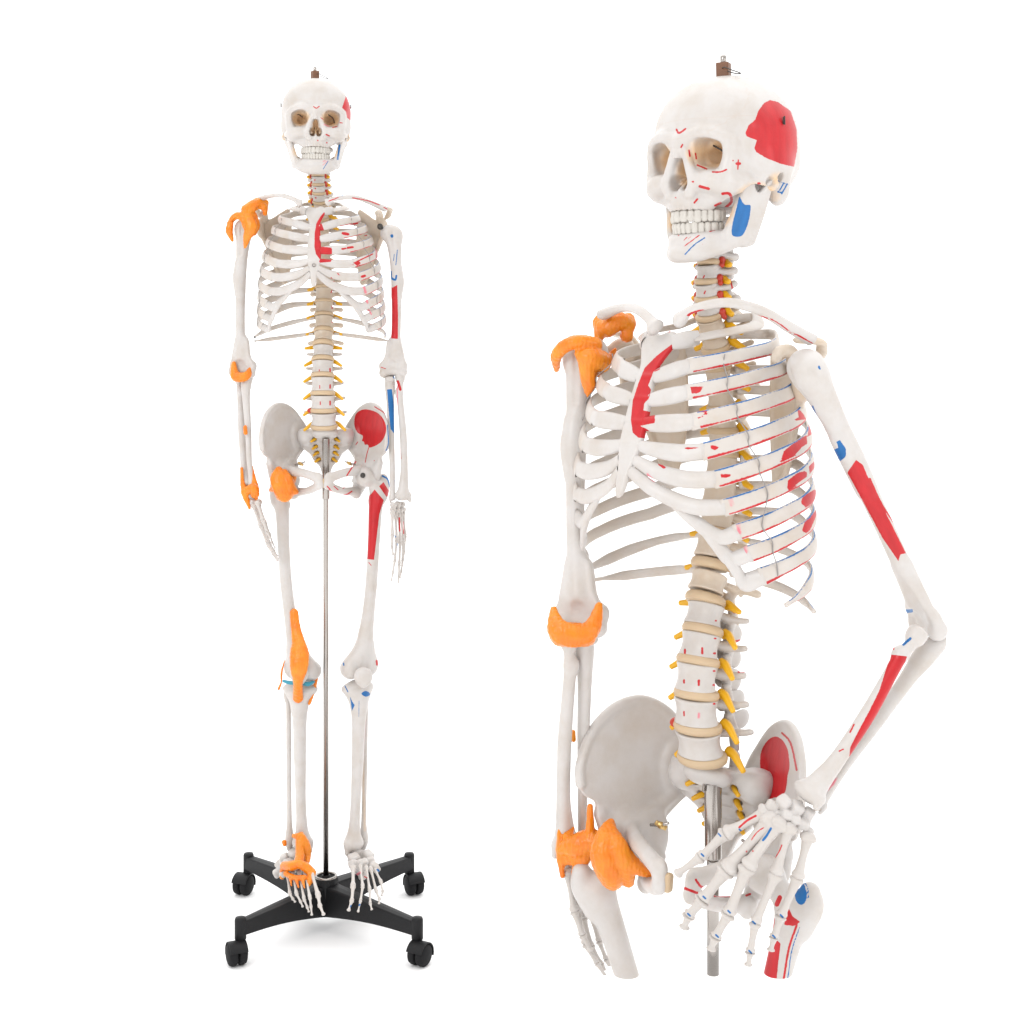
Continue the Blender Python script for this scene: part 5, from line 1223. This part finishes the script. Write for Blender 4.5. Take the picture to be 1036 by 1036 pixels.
for k, (x, y, rot, cx) in enumerate(((-69, -90, 25, -3.5), (99, -90, -30, 4), (-93, 86, -20, -3), (79, 86, 25, 3))):
    A = Vector((px_, -8, 0)); B = Vector((x, y, 0)); d = (B-A).normalized(); n = Vector((-d.y, d.x, 0)); L = (B-A).length
    # tapering beam with bevelled top edges, arched underneath
    prof = lambda t: (9.5*(1-t)+5.6*t, 46*(1-t)+40*t, 16*(1-t)+27*t+3.0*math.sin(math.pi*t))
    vs, fs = [], []; N = 12
    for i in range(N+1):
        t = i/N; w, zt, zb = prof(t); c = A+d*(8+(L-8)*t)
        sec = [(-w, zb), (-w*1.04, zb+1), (-w*.86, zt-1.4), (-w*.74, zt-.2), (0, zt+.3), (w*.74, zt-.2), (w*.86, zt-1.4), (w*1.04, zb+1), (w, zb), (0, zb+.4)]
        for a, z in sec: vs.append((c+n*a)[:2]+(z,) if False else (c.x+n.x*a, c.y+n.y*a, z))
    m = 10
    for i in range(N):
        for j in range(m): fs.append((i*m+j, i*m+(j+1) % m, (i+1)*m+(j+1) % m, (i+1)*m+j))
    lg = bone(SF, 'base_leg', (np.array(vs), np.array(fs)), None, material=BLACK)
    for pl in lg.data.polygons: pl.use_smooth = False
    bv = lg.modifiers.new('bevel', 'BEVEL'); bv.width = .0012; bv.segments = 2; bv.limit_method = 'ANGLE'; bv.angle_limit = .4
    bone(SF, 'end_post', lathe([(0, 22), (5, 22), (5.6, 23), (5.6, 41), (4.8, 43), (0, 43.6)], 24), Matrix.Translation((x, y, 0)), material=BLACK, parent=lg)
    ct = Matrix.Translation((x+cx*.3, y, 0)) @ Matrix.Rotation(math.radians(rot), 4, 'Z')
    cs = bone(SF, 'caster', lathe([(0, 22.5), (2.2, 22.5), (2.2, 17), (3.4, 16), (3.4, 11), (0, 11)], 20), ct, material=DARK)
    for g in (-1, 1):
        W = ct @ Matrix.Translation((g*1.0+cx, -4.0, 10.8)) @ Matrix.Scale(.93, 4) @ Matrix.Rotation(math.radians(90*g), 4, 'Y')
        bone(SF, 'wheel', lathe([(0, 0), (10.4, 0), (11.4, .9), (11.6, 2.2), (11.4, 5.4), (10.6, 7.2), (9.0, 8.2), (6, 9.2), (0, 9.6)], 32), W, material=RUBBER, parent=cs)
    hd = Shape(.5).add(tube([(-9+cx, -4.0, 10.8), (9+cx, -4.0, 10.8)], [11.9, 11.9], 2), 0)
    hd.cut(lambda xx, yy, zz, cx=cx: np.maximum(np.abs(xx-cx)-8.6, 10.6-np.sqrt((yy+4.0)**2+(zz-10.8)**2)+0*xx)).cut(lambda xx, yy, zz: (9.5-zz)+0*xx-.35*yy)
    bone(SF, 'caster_hood', hd.mesh(), ct, material=BLACK, parent=cs)

sp = bpy.data.objects.new('stand_pole', None); C.objects.link(sp)
pw = RF.W @ Vector((1.0, -6, 0)); pw.x += 5; sp.location = (pw.x*U, pw.y*U, 0)
sp['label'] = 'polished steel pole under the pelvis of the larger cut-off skeleton'; sp['category'] = 'pole'
QF = Fig(); QF.root = sp; QF.off = Matrix.Identity(4); QF.W = Matrix.Translation((pw.x, pw.y, 0)); QF.Wi = QF.W.inverted(); QF.ppu = 1
z0 = zcut(985.5, pw.y); z1 = zcut(868, pw.y); z2 = zcut(785, pw.y); kk = (DC+pw.y)/DC
bone(QF, 'lower_tube', lathe([(0, z0), (6.2*kk, z0), (6.2*kk, z1+10), (0, z1+10)], 32), None, material=STEEL)
bone(QF, 'upper_tube', lathe([(6.3*kk, z1), (8.6*kk, z1), (8.8*kk, z1+1), (8.8*kk, z2-1), (8.4*kk, z2), (7.2*kk, z2), (7.2*kk, z2-6), (0, z2-6)], 32), None, material=STEEL)
rg = lathe([(8.9*kk, z2-6), (10.2*kk, z2-6), (10.2*kk, z2-2), (8.9*kk, z2-2)], 32); bone(QF, 'clamp_ring', rg, None, material=STEEL)
bone(QF, 'clamp_screw', sweep([(-10*kk, -3, z2-12), (-9.4*kk, -5, z2+4)], [(1.2, 1.2)]*2, seg=8)[:2], None, material=STEEL)

# ================================================================== ground, light, camera
fl = bpy.data.meshes.new('ground'); fl.from_pydata([(-80, -20, 0), (80, -20, 0), (80, 140, 0), (-80, 140, 0)], [], [(0, 1, 2, 3)])
fm = bpy.data.materials.new('white_studio_floor'); fm.use_nodes = True; fb = fm.node_tree.nodes['Principled BSDF']
fb.inputs['Base Color'].default_value = (.95, .95, .95, 1); fb.inputs['Roughness'].default_value = .9; fb.inputs['Specular IOR Level'].default_value = .1
fl.materials.append(fm); fo = bpy.data.objects.new('ground', fl); C.objects.link(fo); fo['kind'] = 'structure'; fo['label'] = 'seamless white studio ground'

wd = bpy.data.worlds.new('World'); bpy.context.scene.world = wd; wd.use_nodes = True
nt = wd.node_tree; bg = nt.nodes['Background']
tc = nt.nodes.new('ShaderNodeTexCoord'); sx = nt.nodes.new('ShaderNodeSeparateXYZ'); nt.links.new(tc.outputs['Generated'], sx.inputs[0])
# studio: bright sweep behind (+y) and overhead, dimmer room towards the camera
mr = nt.nodes.new('ShaderNodeMapRange'); mr.interpolation_type = 'SMOOTHSTEP'; mr.inputs['From Min'].default_value = -.35; mr.inputs['From Max'].default_value = .55
mr.inputs['To Min'].default_value = WD_FRONT; mr.inputs['To Max'].default_value = WD_BACK
nt.links.new(sx.outputs['Y'], mr.inputs['Value'])
ms = nt.nodes.new('ShaderNodeMapRange'); ms.inputs['From Min'].default_value = .45; ms.inputs['From Max'].default_value = 1; ms.inputs['To Max'].default_value = WD_TOP
nt.links.new(sx.outputs['Z'], ms.inputs['Value'])
ad = nt.nodes.new('ShaderNodeMath'); ad.operation = 'ADD'; nt.links.new(mr.outputs[0], ad.inputs[0]); nt.links.new(ms.outputs[0], ad.inputs[1])
bg.inputs['Color'].default_value = (1, 1, 1, 1); nt.links.new(ad.outputs[0], bg.inputs['Strength'])

def area_light(name, loc, target, size, power, col=(1, 1, 1)):
    d = bpy.data.lights.new(name, 'AREA'); d.shape = 'DISK'; d.size = size; d.energy = power; d.color = col
    o = bpy.data.objects.new(name, d); C.objects.link(o); o.location = loc
    o.rotation_euler = (Vector(target)-Vector(loc)).to_track_quat('-Z', 'Y').to_euler()
area_light('key_light', (-2.4, -4.2, 3.0), (0, 0, .9), 1.6, L_KEY)  # added key lamp out of view, gives the bones shape shading
area_light('fill_light', (3.4, -2.6, 2.2), (0, 0, .9), 1.6, L_FILL)  # added fill lamp out of view, lifts the dim hip wing

cam = bpy.data.cameras.new('camera'); co = bpy.data.objects.new('camera', cam); C.objects.link(co)
co.location = (0, -DC*U, HC*U); co.rotation_euler = (math.radians(90), 0, 0)
cam.lens = 36*1480/1036; cam.sensor_width = 36; cam.shift_y = -(518-350)/1036; cam.clip_start = .05; cam.clip_end = 500
sc = bpy.context.scene; sc.camera = co
sc.view_settings.view_transform = 'Standard'; sc.view_settings.look = 'None'; sc.view_settings.exposure = 0; sc.view_settings.gamma = 1
sc.cycles.max_bounces = 8
